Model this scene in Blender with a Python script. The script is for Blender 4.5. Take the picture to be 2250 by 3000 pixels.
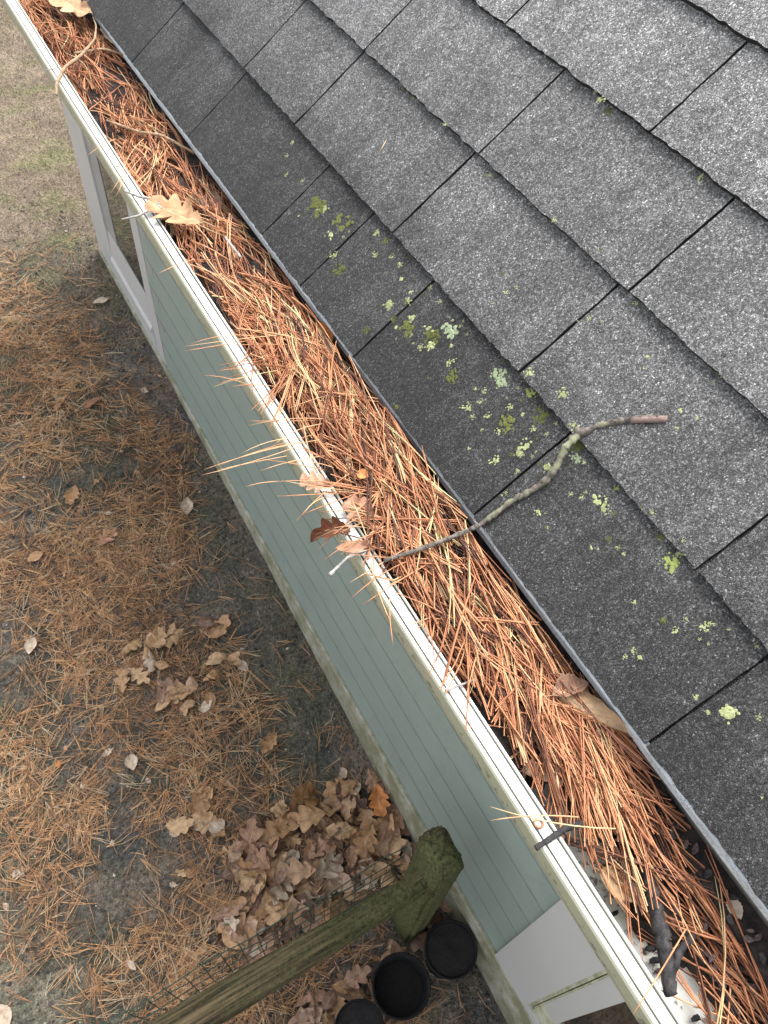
import bpy, math, random
from mathutils import Vector, Matrix, noise

# ------------------------------------------------------------------ clear
for o in list(bpy.data.objects):
    bpy.data.objects.remove(o, do_unlink=True)
scene = bpy.context.scene
COL = scene.collection
R = math.radians

# ------------------------------------------------------------------ camera
# World: X from the gutter towards the house, Y along the gutter away from the viewer, Z up.
# The groove of the gutter's front lip is the line X = 0, Z = 0.
CW, CH, CF = 2250.0, 3000.0, 2338.5
CAM = Vector((-0.2706, 0.0, 0.7736))
ROT = Matrix(((0.869803, -0.489093, 0.065040), (0.360700, 0.720267, 0.592546), (-0.336656, -0.491939, 0.802906)))      # rows: right, up, back
cam_data = bpy.data.cameras.new('camera')
cam_data.sensor_fit = 'VERTICAL'
cam_data.sensor_height = 36.0
cam_data.sensor_width = 27.0
cam_data.lens = 36.0 * CF / CH
cam_data.clip_start = 0.02
cam_data.clip_end = 500.0
cam = bpy.data.objects.new('camera', cam_data)
COL.objects.link(cam)
m = ROT.transposed().to_4x4()
m.translation = CAM
cam.matrix_world = m
scene.camera = cam
scene.render.resolution_x = 768
scene.render.resolution_y = 1024

# ------------------------------------------------------------------ world and sun (overcast)
SUN_EL, SUN_AZ = R(65), R(72)          # azimuth measured from +Y towards +X
world = bpy.data.worlds.new('World')
scene.world = world
world.use_nodes = True
wn = world.node_tree.nodes
wl = world.node_tree.links
wn.clear()
w_out = wn.new('ShaderNodeOutputWorld')
w_bg = wn.new('ShaderNodeBackground')
w_sky = wn.new('ShaderNodeTexSky')
w_sky.sky_type = 'NISHITA'
w_sky.sun_disc = False
w_sky.sun_elevation = SUN_EL
w_sky.sun_rotation = SUN_AZ
w_sky.air_density = 1.0
w_sky.dust_density = 4.0
w_hs = wn.new('ShaderNodeHueSaturation')
w_hs.inputs['Saturation'].default_value = 0.22
wl.new(w_sky.outputs[0], w_hs.inputs['Color'])
wl.new(w_hs.outputs[0], w_bg.inputs[0])
w_bg.inputs[1].default_value = 0.15
wl.new(w_bg.outputs[0], w_out.inputs[0])
sun_data = bpy.data.lights.new('sun', 'SUN')
sun_data.energy = 1.3
sun_data.angle = R(46)
sun_data.color = (1.0, 0.965, 0.92)
sun = bpy.data.objects.new('sun', sun_data)
COL.objects.link(sun)
sd = Vector((math.sin(SUN_AZ) * math.cos(SUN_EL), math.cos(SUN_AZ) * math.cos(SUN_EL), math.sin(SUN_EL)))
sun.rotation_euler = (-sd).to_track_quat('-Z', 'Y').to_euler()
sun.location = sd * 20
scene.view_settings.view_transform = 'Standard'
scene.view_settings.look = 'None'
scene.view_settings.gamma = 1.0
scene.view_settings.use_curve_mapping = False
scene.view_settings.exposure = 1.65

# ------------------------------------------------------------------ measuring helpers
SL = R(39.91)
XS, ZSH = 0.1405, 0.0181               # lower edge of the shingles
UU = Vector((math.cos(SL), 0, math.sin(SL)))
NN = Vector((-math.sin(SL), 0, math.cos(SL)))
P0 = Vector((XS, 0, ZSH))
D = 2250.0 / 1659.0                    # from viewing pixels to photo pixels


def ray(x, y):
    d = Vector(((x - CW / 2) / CF, -(y - CH / 2) / CF, -1.0))
    return ROT.transposed() @ d


def on_z(x, y, z):
    d = ray(x, y)
    return CAM + d * ((z - CAM.z) / d.z)


def on_roof(x, y, h=0.0):
    d = ray(x, y)
    p0 = P0 + NN * h
    return CAM + d * ((p0 - CAM).dot(NN) / d.dot(NN))


def roof_pt(u, y, n=0.0):
    return P0 + UU * u + NN * n + Vector((0, y, 0))


def softplus(v):
    return v if v > 20 else math.log1p(math.exp(v))


def nz(x, y, z=0.0):
    return noise.noise(Vector((x, y, z)))


def ground_base(y):
    return -2.27 - 0.095 * 0.3 * softplus((3.1 - y) / 0.3) if y > -1.5 else -2.27 - 0.095 * 4.6


def ground_z(x, y):
    z = ground_base(y)
    k = max(0.0, 1.0 - max(abs(x) - 3.5, 0) / 2) * max(0.0, 1.0 - max(abs(y - 4) - 6, 0) / 3)
    if k > 0:
        z += k * (0.018 * nz(x * 2.3, y * 2.3) + 0.012 * nz(x * 9, y * 9, 3.1) + 0.010 * nz(x * 24, y * 24, 7.7))
    return z


def on_ground(x, y, up=0.0):
    z = -2.4
    for _ in range(14):
        p = on_z(x, y, z + up)
        z = ground_base(p.y)
    return Vector((p.x, p.y, ground_z(p.x, p.y) + up))


def in_poly(x, y, poly):
    c = False
    j = len(poly) - 1
    for i in range(len(poly)):
        xi, yi = poly[i]
        xj, yj = poly[j]
        if (yi > y) != (yj > y) and x < (xj - xi) * (y - yi) / (yj - yi) + xi:
            c = not c
        j = i
    return c


# ------------------------------------------------------------------ object helpers
def tag(o, label=None, cat=None, group=None, kind=None):
    if label:
        o['label'] = label
    if cat:
        o['category'] = cat
    if group:
        o['group'] = group
    if kind:
        o['kind'] = kind
    return o


def mesh_of(name, verts, faces, mat=None, smooth=False):
    me = bpy.data.meshes.new(name)
    me.from_pydata([tuple(v) for v in verts], [], faces)
    if mat:
        me.materials.append(mat)
    if smooth:
        me.polygons.foreach_set('use_smooth', [True] * len(me.polygons))
    me.update()
    return me


def add(name, me, parent=None, loc=None):
    o = bpy.data.objects.new(name, me)
    COL.objects.link(o)
    if parent:
        o.parent = parent
    if loc is not None:
        o.location = loc
    return o


def empty(name, loc=(0, 0, 0)):
    o = bpy.data.objects.new(name, None)
    o.empty_display_size = 0.1
    COL.objects.link(o)
    o.location = loc
    return o


class MB:
    def __init__(self):
        self.v = []
        self.f = []
        self.a = []          # optional per-vertex shade

    def box(self, x0, x1, y0, y1, z0, z1):
        b = len(self.v)
        self.v += [(x0, y0, z0), (x1, y0, z0), (x1, y1, z0), (x0, y1, z0), (x0, y0, z1), (x1, y0, z1), (x1, y1, z1), (x0, y1, z1)]
        self.f += [(b, b + 3, b + 2, b + 1), (b + 4, b + 5, b + 6, b + 7), (b, b + 1, b + 5, b + 4), (b + 1, b + 2, b + 6, b + 5),
                   (b + 2, b + 3, b + 7, b + 6), (b + 3, b, b + 4, b + 7)]
        return self

    def tube(self, pts, rad, sides=6, shade=None, cap=True):
        pts = [Vector(p) for p in pts]
        n = len(pts)
        if not isinstance(rad, (list, tuple)):
            rad = [rad] * n
        b = len(self.v)
        up = None
        for i in range(n):
            t = (pts[min(i + 1, n - 1)] - pts[max(i - 1, 0)])
            if t.length < 1e-9:
                t = Vector((0, 1, 0))
            t.normalize()
            if up is None:
                up = Vector((0, 0, 1)) if abs(t.z) < 0.9 else Vector((1, 0, 0))
            s = t.cross(up)
            s.normalize()
            up = s.cross(t)
            for k in range(sides):
                a = 2 * math.pi * k / sides
                p = pts[i] + (s * math.cos(a) + up * math.sin(a)) * rad[i]
                self.v.append((p.x, p.y, p.z))
                if shade is not None:
                    self.a.append(shade)
        for i in range(n - 1):
            for k in range(sides):
                k2 = (k + 1) % sides
                self.f.append((b + i * sides + k, b + i * sides + k2, b + (i + 1) * sides + k2, b + (i + 1) * sides + k))
        if cap:
            self.f.append(tuple(b + k for k in reversed(range(sides))))
            self.f.append(tuple(b + (n - 1) * sides + k for k in range(sides)))
        return self

    def build(self, name, mat, parent=None, smooth=False, loc=None):
        me = mesh_of(name, self.v, self.f, mat, smooth)
        if self.a:
            at = me.attributes.new('shade', 'FLOAT', 'POINT')
            at.data.foreach_set('value', self.a)
        return add(name, me, parent, loc)


def sweep_y(profile, ys, closed=False):
    """profile: (x, z) points carried along Y"""
    v, f = [], []
    n = len(profile)
    for y in ys:
        for (x, z) in profile:
            v.append((x, y, z))
    for j in range(len(ys) - 1):
        for i in range(n if closed else n - 1):
            i2 = (i + 1) % n
            f.append((j * n + i, j * n + i2, (j + 1) * n + i2, (j + 1) * n + i))
    if closed:
        f.append(tuple(range(n)))
        f.append(tuple(reversed(range((len(ys) - 1) * n, len(ys) * n))))
    return v, f


# ------------------------------------------------------------------ materials
class Mat:
    def __init__(self, name, rough=0.7, spec=0.4):
        self.m = bpy.data.materials.new(name)
        self.m.use_nodes = True
        self.n = self.m.node_tree.nodes
        self.l = self.m.node_tree.links
        self.b = self.n['Principled BSDF']
        self.b.inputs['Roughness'].default_value = rough
        self.b.inputs['Specular IOR Level'].default_value = spec

    def node(self, t, **kw):
        nd = self.n.new(t)
        for k, v in kw.items():
            setattr(nd, k, v)
        return nd

    def link(self, a, b):
        self.l.new(a, b)

    def pos(self):
        return self.node('ShaderNodeNewGeometry').outputs['Position']

    def objco(self):
        return self.node('ShaderNodeTexCoord').outputs['Object']

    def mapping(self, src, scale=(1, 1, 1), rot=(0, 0, 0)):
        mp = self.node('ShaderNodeMapping')
        mp.inputs['Scale'].default_value = scale
        mp.inputs['Rotation'].default_value = rot
        self.link(src, mp.inputs['Vector'])
        return mp.outputs[0]

    def noise(self, src, scale, detail=4, rough=0.6):
        t = self.node('ShaderNodeTexNoise')
        t.inputs['Scale'].default_value = scale
        t.inputs['Detail'].default_value = detail
        t.inputs['Roughness'].default_value = rough
        if src is not None:
            self.link(src, t.inputs['Vector'])
        return t.outputs['Fac']

    def voro(self, src, scale, out='Distance', feature='F1'):
        t = self.node('ShaderNodeTexVoronoi', feature=feature)
        t.inputs['Scale'].default_value = scale
        self.link(src, t.inputs['Vector'])
        return t.outputs[out]

    def ramp(self, src, stops, interp='LINEAR'):
        r = self.node('ShaderNodeValToRGB')
        cr = r.color_ramp
        cr.interpolation = interp
        while len(cr.elements) < len(stops):
            cr.elements.new(0.5)
        for e, (p, c) in zip(cr.elements, stops):
            e.position = p
            if not isinstance(c, (tuple, list)):
                c = (c, c, c)
            e.color = (c[0], c[1], c[2], 1)
        self.link(src, r.inputs[0])
        return r.outputs[0]

    def mix(self, fac, a, b, mode='MIX'):
        mx = self.node('ShaderNodeMix', data_type='RGBA', blend_type=mode)
        if isinstance(fac, (int, float)):
            mx.inputs[0].default_value = fac
        else:
            self.link(fac, mx.inputs[0])
        for s, i in ((a, 6), (b, 7)):
            if isinstance(s, (tuple, list)):
                mx.inputs[i].default_value = (s[0], s[1], s[2], 1)
            else:
                self.link(s, mx.inputs[i])
        return mx.outputs[2]

    def math(self, op, a, b=0.0):
        mt = self.node('ShaderNodeMath', operation=op)
        for s, i in ((a, 0), (b, 1)):
            if isinstance(s, (int, float)):
                mt.inputs[i].default_value = s
            else:
                self.link(s, mt.inputs[i])
        return mt.outputs[0]

    def attr(self, name):
        a = self.node('ShaderNodeAttribute')
        a.attribute_name = name
        return a.outputs['Fac']

    def rand(self):
        return self.node('ShaderNodeObjectInfo').outputs['Random']

    def color(self, c):
        if isinstance(c, (tuple, list)):
            self.b.inputs['Base Color'].default_value = (c[0], c[1], c[2], 1)
        else:
            self.link(c, self.b.inputs['Base Color'])
        return self

    def bump(self, h, strength=0.5, dist=0.01, prev=None):
        b = self.node('ShaderNodeBump')
        b.inputs['Strength'].default_value = strength
        b.inputs['Distance'].default_value = dist
        self.link(h, b.inputs['Height'])
        if prev is not None:
            self.link(prev, b.inputs['Normal'])
        self.link(b.outputs[0], self.b.inputs['Normal'])
        return b.outputs[0]


M = {}


def build_materials():
    # asphalt shingle granules
    a = Mat('shingle_granules', 0.85, 0.35)
    p = a.pos()
    cell = a.voro(p, 760, 'Color')
    sep = a.node('ShaderNodeSeparateColor')
    a.link(cell, sep.inputs[0])
    gran = a.ramp(sep.outputs[0], [(0.0, 0.030), (0.40, 0.060), (0.70, 0.097), (0.90, 0.140), (0.97, 0.20), (1.0, 0.32)])
    big = a.noise(p, 9, 5, 0.6)
    tone = a.ramp(big, [(0.25, 0.74), (0.75, 1.22)])
    c = a.mix(1.0, gran, tone, 'MULTIPLY')
    c2 = a.voro(p, 430, 'Color')
    s2 = a.node('ShaderNodeSeparateColor')
    a.link(c2, s2.inputs[0])
    c = a.mix(1.0, c, a.ramp(s2.outputs[1], [(0.0, 0.72), (0.6, 0.98), (0.88, 1.15), (0.97, 1.5), (1.0, 1.9)]), 'MULTIPLY')
    clump = a.noise(p, 85, 4, 0.65)
    c = a.mix(1.0, c, a.ramp(clump, [(0.28, 0.70), (0.72, 1.32)]), 'MULTIPLY')
    streak = a.noise(a.mapping(p, (2.0, 26, 2.0)), 1.3, 4, 0.6)
    c = a.mix(1.0, c, a.ramp(streak, [(0.32, 0.82), (0.68, 1.14)]), 'MULTIPLY')
    # each shingle its own batch tone
    rt = a.ramp(a.rand(), [(0.0, 0.86), (1.0, 1.16)])
    c = a.mix(1.0, c, rt, 'MULTIPLY')
    # eave darkened by wet algae and by painted-in shade; painted lighter upslope
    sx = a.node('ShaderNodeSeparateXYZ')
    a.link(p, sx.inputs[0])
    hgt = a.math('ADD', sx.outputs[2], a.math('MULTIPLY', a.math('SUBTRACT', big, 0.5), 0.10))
    eave_shade = a.ramp(hgt, [(0.03, 0.34), (0.095, 0.47), (0.155, 0.98), (0.42, 2.05)])
    c = a.mix(1.0, c, eave_shade, 'MULTIPLY')
    a.color(c)
    d1 = a.voro(p, 760, 'Distance')
    b1 = a.bump(a.math('SUBTRACT', 1.0, d1), 0.75, 0.0014)
    a.bump(a.noise(p, 160, 3), 0.5, 0.002, b1)
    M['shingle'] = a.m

    a = Mat('shingle_asphalt_edge', 0.9, 0.3)
    a.color((0.02, 0.02, 0.02))
    M['asphalt'] = a.m

    # white painted aluminium of the gutter
    a = Mat('gutter_white_aluminium', 0.38, 0.5)
    p = a.pos()
    s = a.noise(a.mapping(p, (30, 2.0, 30)), 3, 5)
    d = a.noise(p, 40, 5, 0.7)
    c = a.mix(a.ramp(s, [(0.40, 0.0), (0.72, 0.75)]), (0.58, 0.58, 0.555), (0.48, 0.48, 0.36))
    c = a.mix(a.ramp(d, [(0.58, 0.0), (0.74, 0.7)]), c, (0.42, 0.41, 0.29))
    # green algae on the rain-washed front below the lip
    sx = a.node('ShaderNodeSeparateXYZ')
    a.link(p, sx.inputs[0])
    zz = a.math('ADD', sx.outputs[2], a.math('MULTIPLY', a.math('SUBTRACT', s, 0.5), 0.014))
    low = a.ramp(a.math('MULTIPLY', zz, -10.0), [(0.02, 0.0), (0.09, 0.85)])
    front = a.ramp(a.math('MULTIPLY', sx.outputs[0], 10.0), [(0.02, 1.0), (0.10, 0.0)])
    c = a.mix(a.math('MULTIPLY', low, front), c, (0.30, 0.31, 0.20))
    rim = a.ramp(a.math('ADD', a.math('MULTIPLY', sx.outputs[0], -100.0), a.math('MULTIPLY', a.math('SUBTRACT', s, 0.5), 0.5)), [(0.15, 0.0), (0.42, 0.9)])
    c = a.mix(rim, c, (0.34, 0.34, 0.245))
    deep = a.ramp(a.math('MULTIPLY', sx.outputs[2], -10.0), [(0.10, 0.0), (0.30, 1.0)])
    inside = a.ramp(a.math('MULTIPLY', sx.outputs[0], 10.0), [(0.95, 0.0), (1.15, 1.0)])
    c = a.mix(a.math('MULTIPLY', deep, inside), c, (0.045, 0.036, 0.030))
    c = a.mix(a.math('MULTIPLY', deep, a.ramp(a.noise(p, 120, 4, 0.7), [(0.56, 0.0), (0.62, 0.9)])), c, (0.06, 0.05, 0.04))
    slot = a.ramp(a.math('ABSOLUTE', a.math('MULTIPLY', a.math('SUBTRACT', sx.outputs[0], 0.0002), 100.0)), [(0.06, 1.0), (0.10, 0.0)])
    slot2 = a.ramp(a.math('ABSOLUTE', a.math('MULTIPLY', a.math('SUBTRACT', sx.outputs[0], 0.0130), 100.0)), [(0.06, 1.0), (0.10, 0.0)])
    c = a.mix(a.math('MULTIPLY', a.math('MAXIMUM', slot, slot2), 0.8), c, (0.12, 0.12, 0.085))
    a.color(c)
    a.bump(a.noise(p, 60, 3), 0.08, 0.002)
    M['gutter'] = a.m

    a = Mat('drip_edge_metal', 0.42, 0.5)
    p = a.pos()
    n1 = a.noise(a.mapping(p, (20, 6, 20)), 3, 5)
    n2 = a.noise(p, 260, 4, 0.7)
    c = a.mix(a.ramp(n1, [(0.35, 0.0), (0.7, 1.0)]), (0.76, 0.82, 0.86), (0.52, 0.57, 0.57))
    c = a.mix(a.ramp(n2, [(0.52, 0.0), (0.68, 0.8)]), c, (0.22, 0.23, 0.22))
    a.color(c)
    a.b.inputs['Metallic'].default_value = 0.15
    M['drip'] = a.m

    a = Mat('sage_vinyl_siding', 0.5, 0.4)
    p = a.pos()
    g = a.noise(a.mapping(p, (60, 1.4, 60)), 6, 5, 0.6)
    d = a.noise(p, 5, 4)
    c = a.mix(a.ramp(g, [(0.3, 0.0), (0.7, 1.0)]), (0.245, 0.298, 0.267), (0.295, 0.355, 0.320))
    c = a.mix(a.ramp(d, [(0.5, 0.0), (0.8, 0.55)]), c, (0.215, 0.235, 0.215))
    sp = a.noise(p, 38, 5, 0.7)
    c = a.mix(a.ramp(sp, [(0.56, 0.0), (0.74, 0.45)]), c, (0.13, 0.15, 0.125))
    a.color(c)
    a.bump(g, 0.25, 0.0015)
    M['siding'] = a.m
    a = Mat('siding_lap_line', 0.7, 0.3)
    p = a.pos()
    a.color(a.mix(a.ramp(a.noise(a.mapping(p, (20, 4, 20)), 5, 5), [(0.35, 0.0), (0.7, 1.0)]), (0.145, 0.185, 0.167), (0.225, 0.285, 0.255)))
    M['lap_line'] = a.m

    a = Mat('skirt_board_stained', 0.75, 0.3)
    p = a.pos()
    st = a.noise(a.mapping(p, (10, 5, 3)), 2.5, 6, 0.65)
    fi = a.noise(p, 45, 5, 0.7)
    c = a.mix(a.ramp(st, [(0.34, 0.0), (0.6, 1.0)]), (0.42, 0.41, 0.34), (0.215, 0.215, 0.135))
    c = a.mix(a.ramp(fi, [(0.52, 0.0), (0.75, 0.8)]), c, (0.12, 0.125, 0.06))
    a.color(c)
    a.bump(fi, 0.3, 0.003)
    M['skirt'] = a.m

    a = Mat('white_trim_paint', 0.45, 0.4)
    p = a.pos()
    n1 = a.noise(p, 3, 5)
    n2 = a.noise(p, 70, 4, 0.7)
    c = a.mix(a.ramp(n1, [(0.4, 0.0), (0.75, 0.6)]), (0.50, 0.50, 0.49), (0.44, 0.44, 0.42))
    c = a.mix(a.ramp(n2, [(0.66, 0.0), (0.78, 0.5)]), c, (0.36, 0.36, 0.30))
    a.color(c)
    M['trim'] = a.m
    a = Mat('grey_trim', 0.5, 0.4)  # darker tone than the white trim, for reveal and channel strips
    a.color(a.mix(a.ramp(a.noise(a.pos(), 8, 5), [(0.4, 0.0), (0.7, 1.0)]), (0.34, 0.34, 0.335), (0.28, 0.28, 0.27)))
    M['trim_grey'] = a.m

    a = Mat('sill_algae_paint', 0.6, 0.3)
    p = a.pos()
    n1 = a.noise(p, 16, 6, 0.7)
    c = a.mix(a.ramp(n1, [(0.38, 0.0), (0.62, 1.0)]), (0.55, 0.55, 0.44), (0.25, 0.26, 0.13))
    a.color(c)
    M['sill'] = a.m

    a = Mat('window_glass', 0.04, 0.5)
    a.color((0.03, 0.032, 0.03))
    a.b.inputs['IOR'].default_value = 1.9
    M['glass'] = a.m

    a = Mat('sealant_dark', 0.8, 0.2)
    a.color((0.05, 0.055, 0.02))
    M['dark'] = a.m

    a = Mat('soffit_fascia_white', 0.5, 0.4)
    a.color((0.72, 0.72, 0.70))
    M['fascia'] = a.m

    a = Mat('foundation_concrete', 0.9, 0.2)
    a.color((0.22, 0.22, 0.20))
    M['concrete'] = a.m

    # needles: shade attribute 0..1
    def needle(name, stops, rough):
        a = Mat(name, rough, 0.35)
        sh = a.attr('shade')
        c = a.ramp(sh, stops)
        n1 = a.noise(a.pos(), 55, 3)
        c = a.mix(1.0, c, a.ramp(n1, [(0.3, 0.72), (0.7, 1.18)]), 'MULTIPLY')
        a.color(c)
        return a.m
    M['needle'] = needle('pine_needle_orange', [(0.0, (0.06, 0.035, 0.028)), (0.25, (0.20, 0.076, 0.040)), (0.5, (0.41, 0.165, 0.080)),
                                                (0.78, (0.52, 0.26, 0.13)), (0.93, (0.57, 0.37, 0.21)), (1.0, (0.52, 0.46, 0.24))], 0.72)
    M['needle_ground'] = needle('pine_needle_weathered', [(0.0, (0.07, 0.055, 0.045)), (0.3, (0.25, 0.155, 0.095)), (0.55, (0.52, 0.28, 0.14)),
                                                          (0.8, (0.70, 0.42, 0.21)), (1.0, (0.58, 0.48, 0.33))], 0.7)
    # ground
    a = Mat('yard_soil', 0.95, 0.2)
    p = a.pos()
    n0 = a.noise(p, 1.4, 5, 0.6)
    n1 = a.noise(p, 6, 6, 0.65)
    n2 = a.noise(p, 60, 6, 0.75)
    soil = a.mix(a.ramp(n1, [(0.35, 0.0), (0.62, 1.0)]), (0.082, 0.083, 0.083), (0.215, 0.172, 0.135))
    moss = a.mix(a.ramp(n0, [(0.45, 0.0), (0.6, 0.75)]), soil, (0.095, 0.102, 0.066))
    sx = a.node('ShaderNodeSeparateXYZ')
    a.link(p, sx.inputs[0])
    yy = a.math('ADD', sx.outputs[1], a.math('MULTIPLY', a.math('SUBTRACT', n1, 0.5), 2.2))
    far = a.ramp(a.math('MULTIPLY', yy, 0.1), [(0.33, 0.0), (0.46, 1.0)])
    lawn = a.mix(a.ramp(n1, [(0.38, 0.0), (0.62, 1.0)]), (0.115, 0.09, 0.066), (0.185, 0.145, 0.108))
    lawn = a.mix(a.ramp(a.noise(p, 3.2, 5), [(0.52, 0.0), (0.66, 0.6)]), lawn, (0.12, 0.13, 0.055))
    lx = a.math('MULTIPLY', a.math('ADD', sx.outputs[0], 0.60), -1.0)
    ly = a.math('MULTIPLY', a.math('SUBTRACT', sx.outputs[1], 0.44), -0.44)
    low_left = a.ramp(a.math('ADD', a.math('ADD', lx, ly), a.math('MULTIPLY', a.math('SUBTRACT', n1, 0.5), 0.9)), [(0.0, 0.0), (0.30, 0.85)])
    grit = a.mix(a.ramp(a.noise(p, 14, 5), [(0.4, 0.0), (0.6, 1.0)]), (0.13, 0.135, 0.10), (0.27, 0.235, 0.18))
    moss = a.mix(low_left, moss, grit)
    c = a.mix(far, moss, lawn)
    c = a.mix(1.0, c, a.ramp(n2, [(0.30, 0.30), (0.50, 1.0), (0.70, 1.95)]), 'MULTIPLY')
    c = a.mix(1.0, c, a.ramp(a.noise(p, 190, 3, 0.7), [(0.32, 0.55), (0.68, 1.6)]), 'MULTIPLY')
    sp = a.voro(p, 190, 'Color')
    ss = a.node('ShaderNodeSeparateColor')
    a.link(sp, ss.inputs[0])
    c = a.mix(a.ramp(ss.outputs[0], [(0.978, 0.0), (0.985, 0.6)], 'CONSTANT'), c, (0.22, 0.21, 0.19))
    a.color(c)
    b1 = a.bump(n2, 0.9, 0.02)
    a.bump(a.noise(p, 220, 4, 0.7), 0.6, 0.006, b1)
    M['ground'] = a.m

    a = Mat('grass_blades', 0.7, 0.3)
    c = a.ramp(a.attr('shade'), [(0.0, (0.06, 0.066, 0.038)), (0.4, (0.11, 0.12, 0.065)), (0.7, (0.24, 0.19, 0.11)), (1.0, (0.32, 0.25, 0.16))])
    a.color(c)
    M['grass'] = a.m
    a = Mat('soil_crumbs', 0.9, 0.3)
    c = a.ramp(a.attr('shade'), [(0.0, (0.03, 0.03, 0.032)), (0.5, (0.085, 0.08, 0.075)), (0.88, (0.20, 0.17, 0.135)), (1.0, (0.55, 0.52, 0.46))])
    a.color(c)
    M['crumb'] = a.m

    # gutter muck
    a = Mat('wet_gutter_muck', 0.8, 0.3)
    p = a.pos()
    n1 = a.noise(p, 70, 6, 0.7)
    c = a.mix(a.ramp(n1, [(0.4, 0.0), (0.65, 1.0)]), (0.010, 0.008, 0.008), (0.046, 0.033, 0.028))
    a.color(c)
    a.bump(n1, 0.8, 0.006)
    M['muck'] = a.m

    # leaves
    def leaf(name, stops, rough=0.6):
        a = Mat(name, rough, 0.35)
        tc = a.node('ShaderNodeTexCoord')
        sx = a.node('ShaderNodeSeparateXYZ')
        a.link(tc.outputs['UV'], sx.inputs[0])
        t = a.math('ABSOLUTE', sx.outputs[1])
        mid = a.ramp(t, [(0.0, 1.0), (0.035, 1.0), (0.07, 0.0)])
        sv = a.math('SUBTRACT', a.math('MULTIPLY', sx.outputs[0], 9.0), a.math('MULTIPLY', t, 2.2))
        vein = a.ramp(a.math('PINGPONG', sv, 0.5), [(0.0, 1.0), (0.07, 0.0)])
        base = a.ramp(a.rand(), stops)
        n1 = a.noise(a.objco(), 45, 5, 0.65)
        c = a.mix(1.0, base, a.ramp(n1, [(0.3, 0.50), (0.7, 1.25)]), 'MULTIPLY')
        bl = a.noise(a.objco(), 160, 3)
        c = a.mix(a.ramp(bl, [(0.66, 0.0), (0.74, 0.6)]), c, (0.05, 0.03, 0.02))
        v = a.math('MAXIMUM', mid, a.math('MULTIPLY', vein, 0.55))
        c = a.mix(a.math('MULTIPLY', v, 0.5), c, (0.50, 0.36, 0.22))
        a.color(c)
        a.bump(a.math('ADD', a.math('MULTIPLY', v, -1.0), n1), 0.5, 0.002)
        a.b.inputs['Transmission Weight'].default_value = 0.0
        return a.m
    M['leaf_tan'] = leaf('leaf_tan', [(0.0, (0.33, 0.175, 0.08)), (0.5, (0.42, 0.25, 0.13)), (1.0, (0.49, 0.33, 0.19))])
    M['leaf_brown'] = leaf('leaf_brown', [(0.0, (0.10, 0.055, 0.040)), (0.18, (0.23, 0.135, 0.095)), (0.42, (0.36, 0.205, 0.125)), (0.60, (0.31, 0.205, 0.16)), (0.8, (0.46, 0.31, 0.21)), (1.0, (0.52, 0.31, 0.16))])
    M['leaf_pale'] = leaf('leaf_pale', [(0.0, (0.42, 0.33, 0.25)), (1.0, (0.56, 0.46, 0.36))])
    M['leaf_dark'] = leaf('leaf_dark', [(0.0, (0.13, 0.045, 0.022)), (1.0, (0.22, 0.085, 0.04))])
    M['leaf_pink'] = leaf('leaf_pink', [(0.0, (0.38, 0.20, 0.125)), (1.0, (0.46, 0.26, 0.17))])
    M['leaf_orange'] = leaf('leaf_orange', [(0.0, (0.46, 0.17, 0.05)), (1.0, (0.52, 0.20, 0.06))])
    M['leaf_green'] = leaf('leaf_green', [(0.0, (0.05, 0.14, 0.05)), (1.0, (0.07, 0.17, 0.06))])

    # wood of fence
    def wood(name, mossy, axis):
        a = Mat(name, 0.85, 0.25)
        p = a.pos()
        sc = {'x': (2.0, 45, 45), 'z': (45, 45, 2.5)}[axis]
        g = a.noise(a.mapping(p, sc), 1.6, 6, 0.7)
        c = a.mix(a.ramp(g, [(0.38, 0.0), (0.60, 1.0)]), (0.024, 0.018, 0.012), (0.21, 0.15, 0.085))
        g3 = a.noise(a.mapping(p, tuple(q * 2.4 if q > 10 else q for q in sc)), 1.6, 4, 0.7)
        c = a.mix(1.0, c, a.ramp(g3, [(0.40, 0.35), (0.58, 1.25)]), 'MULTIPLY')
        n1 = a.noise(p, 6.5, 5, 0.6)
        n2 = a.noise(p, 90, 5, 0.75)
        mo = a.mix(a.ramp(n2, [(0.35, 0.0), (0.68, 1.0)]), (0.026, 0.032, 0.012), (0.19, 0.205, 0.080))
        f = a.ramp(a.math('ADD', n1, a.math('MULTIPLY', a.math('SUBTRACT', n2, 0.5), 0.35)), [(mossy - 0.07, 0.0), (mossy + 0.09, 0.92)])
        if axis == 'x':
            sx = a.node('ShaderNodeSeparateXYZ')
            a.link(p, sx.inputs[0])
            g2 = a.ramp(a.math('ADD', sx.outputs[0], a.math('MULTIPLY', a.math('SUBTRACT', n1, 0.5), 1.1)), [(0.0, 0.12), (0.30, 1.0)])
            sh = a.math('ADD', a.math('MULTIPLY', sx.outputs[0], 1.0), 0.45)
            clampn = a.node('ShaderNodeClamp')
            a.link(sh, clampn.inputs[0])
            f = a.math('MULTIPLY', f, a.math('ADD', 0.25, a.math('MULTIPLY', clampn.outputs[0], 1.0)))
        c = a.mix(f, c, mo)
        a.color(c)
        b1 = a.bump(g, 0.8, 0.006)
        a.bump(n2, 1.0, 0.010, b1)
        return a.m
    M['rail'] = wood('weathered_rail_wood', 0.42, 'x')
    M['post'] = wood('mossy_post_wood', 0.36, 'z')

    a = Mat('green_coated_wire', 0.5, 0.4)
    a.color((0.025, 0.06, 0.045))
    M['wire'] = a.m
    a = Mat('black_nursery_plastic', 0.8, 0.25)
    p = a.pos()
    a.color(a.mix(a.ramp(a.noise(p, 22, 5), [(0.5, 0.0), (0.75, 1.0)]), (0.006, 0.006, 0.007), (0.022, 0.021, 0.020)))
    M['pot'] = a.m
    a = Mat('potting_soil', 0.95, 0.2)
    p = a.pos()
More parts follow.
